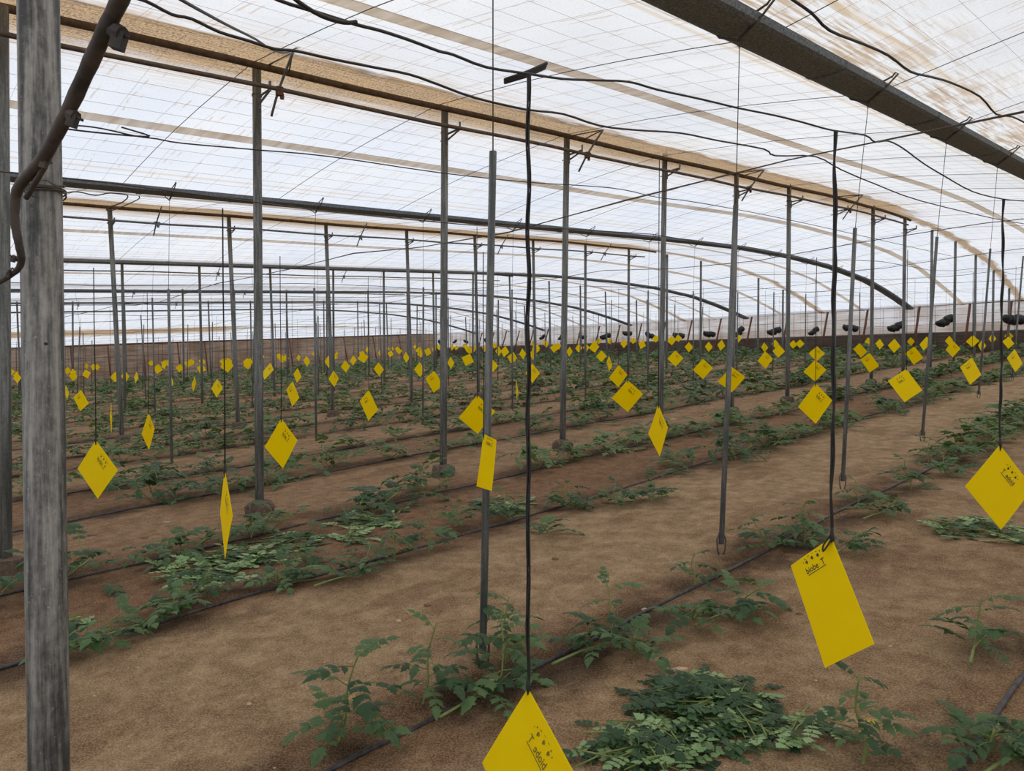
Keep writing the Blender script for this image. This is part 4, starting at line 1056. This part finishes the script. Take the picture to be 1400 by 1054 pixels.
for d, ri, p, u in spots[NI:]:
    h = random.choice(LOW); a_ = U(0, 6.28); ca, sa = math.cos(a_), math.sin(a_); k = U(.8, 1.3)
    g.add([(p.x + k * (v[0] * ca - v[1] * sa), p.y + k * (v[0] * sa + v[1] * ca), p.z + k * v[2]) for v in h.v], h.f)
tag(g.build('tomato_foliage', M['leaf_far']), 'far green tomato foliage merging along the distant rows', 'foliage', kind='stuff')

# heaps of cut leaves
def pile(cu, cv, ru, rv, n, hgt, palefrac, label, seed, size=.15):
    rnd = random.Random(seed); c = ground_px(cu, cv); t = thing('leaf_heap', label, 'leaves', c, 'heaps of cut tomato leaves')
    for i in range(n):
        rr = math.sqrt(rnd.random()) * (1.0 if i % 5 else 1.2); an = rnd.uniform(0, 6.28)
        q = ground_px(cu + ru * rr * math.cos(an), cv + rv * rr * math.sin(an)) - c
        pale = rnd.random() < palefrac * (1.7 if rr > .6 else .6)
        z = hgt * (1 - rr * .85) * rnd.uniform(.1, 1) + .012
        o = link('leaf', (LPAL if pale else LCUT)[rnd.randrange(4)], t); o.location = q + Vector((0, 0, max(.01, z)))
        s_ = size * rnd.uniform(.6, 1.15); o.scale = (s_,) * 3; tl = .5 * (1 - rr * .7) if hgt > .03 else .14
        o.rotation_euler = (rnd.uniform(-tl, tl) + (math.pi if pale and rnd.random() < .5 else 0), rnd.uniform(-tl, tl) * .7, rnd.uniform(0, 6.28))
    g = MB()
    for i in range(max(3, n // 12)):
        an = rnd.uniform(0, 6.28); rr = rnd.uniform(.2, .9); q = ground_px(cu + ru * rr * math.cos(an), cv + rv * rr * math.sin(an)) - c; a2 = rnd.uniform(0, 6.28); l_ = rnd.uniform(.06, .14)
        v = Vector((math.cos(a2), math.sin(a2), .15)) * l_; g.tube([q + Vector((0, 0, .03)) - v, q + Vector((0, 0, .045)), q + Vector((0, 0, .03)) + v], .0032, 5)
    tag(g.build('cut_stem', M['stem'], t), kind='stuff')
pile(962, 968, 76, 34, 150, .10, .10, 'dark green heap of cut tomato leaves on the sand right of the closest trap', 1, .13)
pile(880, 1028, 78, 34, 120, .06, .32, 'paler heap of cut tomato leaves beside the closest trap at the bottom', 2, .13)
pile(1015, 1008, 50, 22, 45, .05, .15, 'small dark tail of cut leaves below the dark heap', 3, .12)
pile(1108, 1008, 42, 16, 26, .03, .6, 'few pale cut leaves left of the young plant at the bottom right', 4, .12)
pile(1320, 724, 48, 12, 75, .04, .25, 'flat band of cut leaves below the right edge diamond trap', 5, .14)
pile(1392, 738, 22, 10, 22, .03, .3, 'cut leaves at the photo right edge', 11, .14)
pile(278, 784, 58, 17, 85, .04, .5, 'pale cut leaves on the brown soil left of the second thick post', 6, .16)
pile(340, 766, 46, 13, 70, .04, .55, 'whitish cut leaves strewn below the thin edge-on trap', 7, .16)
pile(395, 742, 42, 12, 50, .04, .3, 'cut leaves just right of the second thick post footing', 8, .17)
pile(500, 716, 44, 9, 50, .03, .55, 'pale cut leaves between the second and third thick posts', 9, .17)
pile(485, 742, 22, 5, 16, .02, .4, 'small flat patch of cut leaves between the second and third thick posts', 10, .17)
pile(98, 856, 12, 6, 12, .03, .6, 'small patch of pale cut leaves right beside the nearest post', 12, .14)
pile(680, 690, 40, 8, 40, .03, .4, 'pale cut leaves behind the first slim post', 13, .17)

# drip hoses
for i, L0 in enumerate(DRIPS[:20]):
    s1 = swall(L0) - 1.5; n = 90 if L0 < 12 else 40; pts = []
    for j in range(n + 1):
        s = -2.5 + (s1 + 2.5) * (j / n) ** (1.5 if L0 < 12 else 1)
        wob = .03 * noise.noise(Vector((s * .8, L0, 0))) + .012 * noise.noise(Vector((s * 3, L0, 5)))
        p = P(L0 + wob, s); p.z += .008 + .006 * noise.noise(Vector((s * 2.2, L0, 9))); pts.append(p)
    c = pts[n // 3]
    t = thing('drip_hose', 'black drip hose lying along the %s plant row from the viewer' % ORD[i], 'hose', c, 'drip hoses on the soil')
    g = MB(); g.tube([p - c for p in pts], .0105 if L0 < 3 else .011, 8 if L0 < 9 else 4); g.build('tube', M['drip'], t)
    if L0 < 7:
        for k in range(10):
            j = 6 + k * 5
            if j >= n: break
            d = (pts[j + 1] - pts[j]).normalized()
            g = MB(); g.tube([pts[j] - c - d * .012, pts[j] - c + d * .012], .0135, 8); g.build('dripper', M['drip'], t)

# stones
def stone(u, v, sx, sy, sz, mat, label, seed, group=None):
    rnd = random.Random(seed); p = ground_px(u, v); g = MB(); n = 9; vs = [(0, 0, -.5 * sz)]; fs = []
    for ph in (-.6, 0, .6, 1.1):
        for k in range(n):
            an = 2 * math.pi * k / n; j = 1 + rnd.uniform(-.1, .1); vs.append((sx * math.cos(ph) * math.cos(an) * j, sy * math.cos(ph) * math.sin(an) * j, sz * math.sin(ph)))
    vs.append((0, 0, sz))
    for k in range(n): fs.append((0, 1 + (k + 1) % n, 1 + k))
    for r_ in range(3):
        for k in range(n): a_ = 1 + r_ * n; fs.append((a_ + k, a_ + (k + 1) % n, a_ + n + (k + 1) % n, a_ + n + k))
    for k in range(n): fs.append((1 + 3 * n + k, 1 + 3 * n + (k + 1) % n, len(vs) - 1))
    g.add(vs, fs); o = g.build('stone', mat, loc=p + Vector((0, 0, sz * .35))); o.rotation_euler = (0, 0, rnd.uniform(-.3, .3)); tag(o, label, 'stone', group)
stone(929, 917, .042, .017, .012, M['stone'], 'flat pale oval stone between the closest and the long trap', 1)
stone(671, 927, .02, .01, .009, M['stone'], 'pale stone at the foot of the first slim post', 2)
stone(545, 849, .017, .013, .010, M['stone'], 'small white stone alone on the pale aisle', 3)
stone(584, 828, .024, .012, .010, M['clod'], 'brown stone on the aisle left of the first slim post', 4)
stone(341, 962, .013, .009, .008, M['stone'], 'small pale stone on the sand at the lower left', 5)
stone(759, 763, .026, .02, .012, M['clod'], 'dark clod on the aisle right of the closest string', 6)
stone(228, 714, .045, .02, .004, M['stone'], 'flat whitish chip on brown soil left of the edge-on trap', 7)
stone(126, 731, .045, .03, .012, M['clod'], 'brown clod right of the nearest post', 8)
stone(198, 735, .03, .02, .010, M['clod'], 'reddish clod below the low left diamond trap', 9)
stone(920, 574, .05, .03, .02, M['stone'], 'white lump on the soil between the fifth and sixth thick posts', 10)
stone(881, 830, .018, .012, .01, M['stone'], 'small whitish stone beside the front hose', 11)
stone(1093, 840, .022, .012, .008, M['clod'], 'flat dark stone just left of the long trap', 12)
for i in range(46):
    u = U(100, 1390); v = U(790, 1050); r_ = U(.004, .009)
    stone(u, v, r_, r_ * .75, r_ * .6, M['stone'] if R() < .6 else M['clod'], 'tiny loose pebble on the foreground sand', 60 + i, 'tiny foreground pebbles')
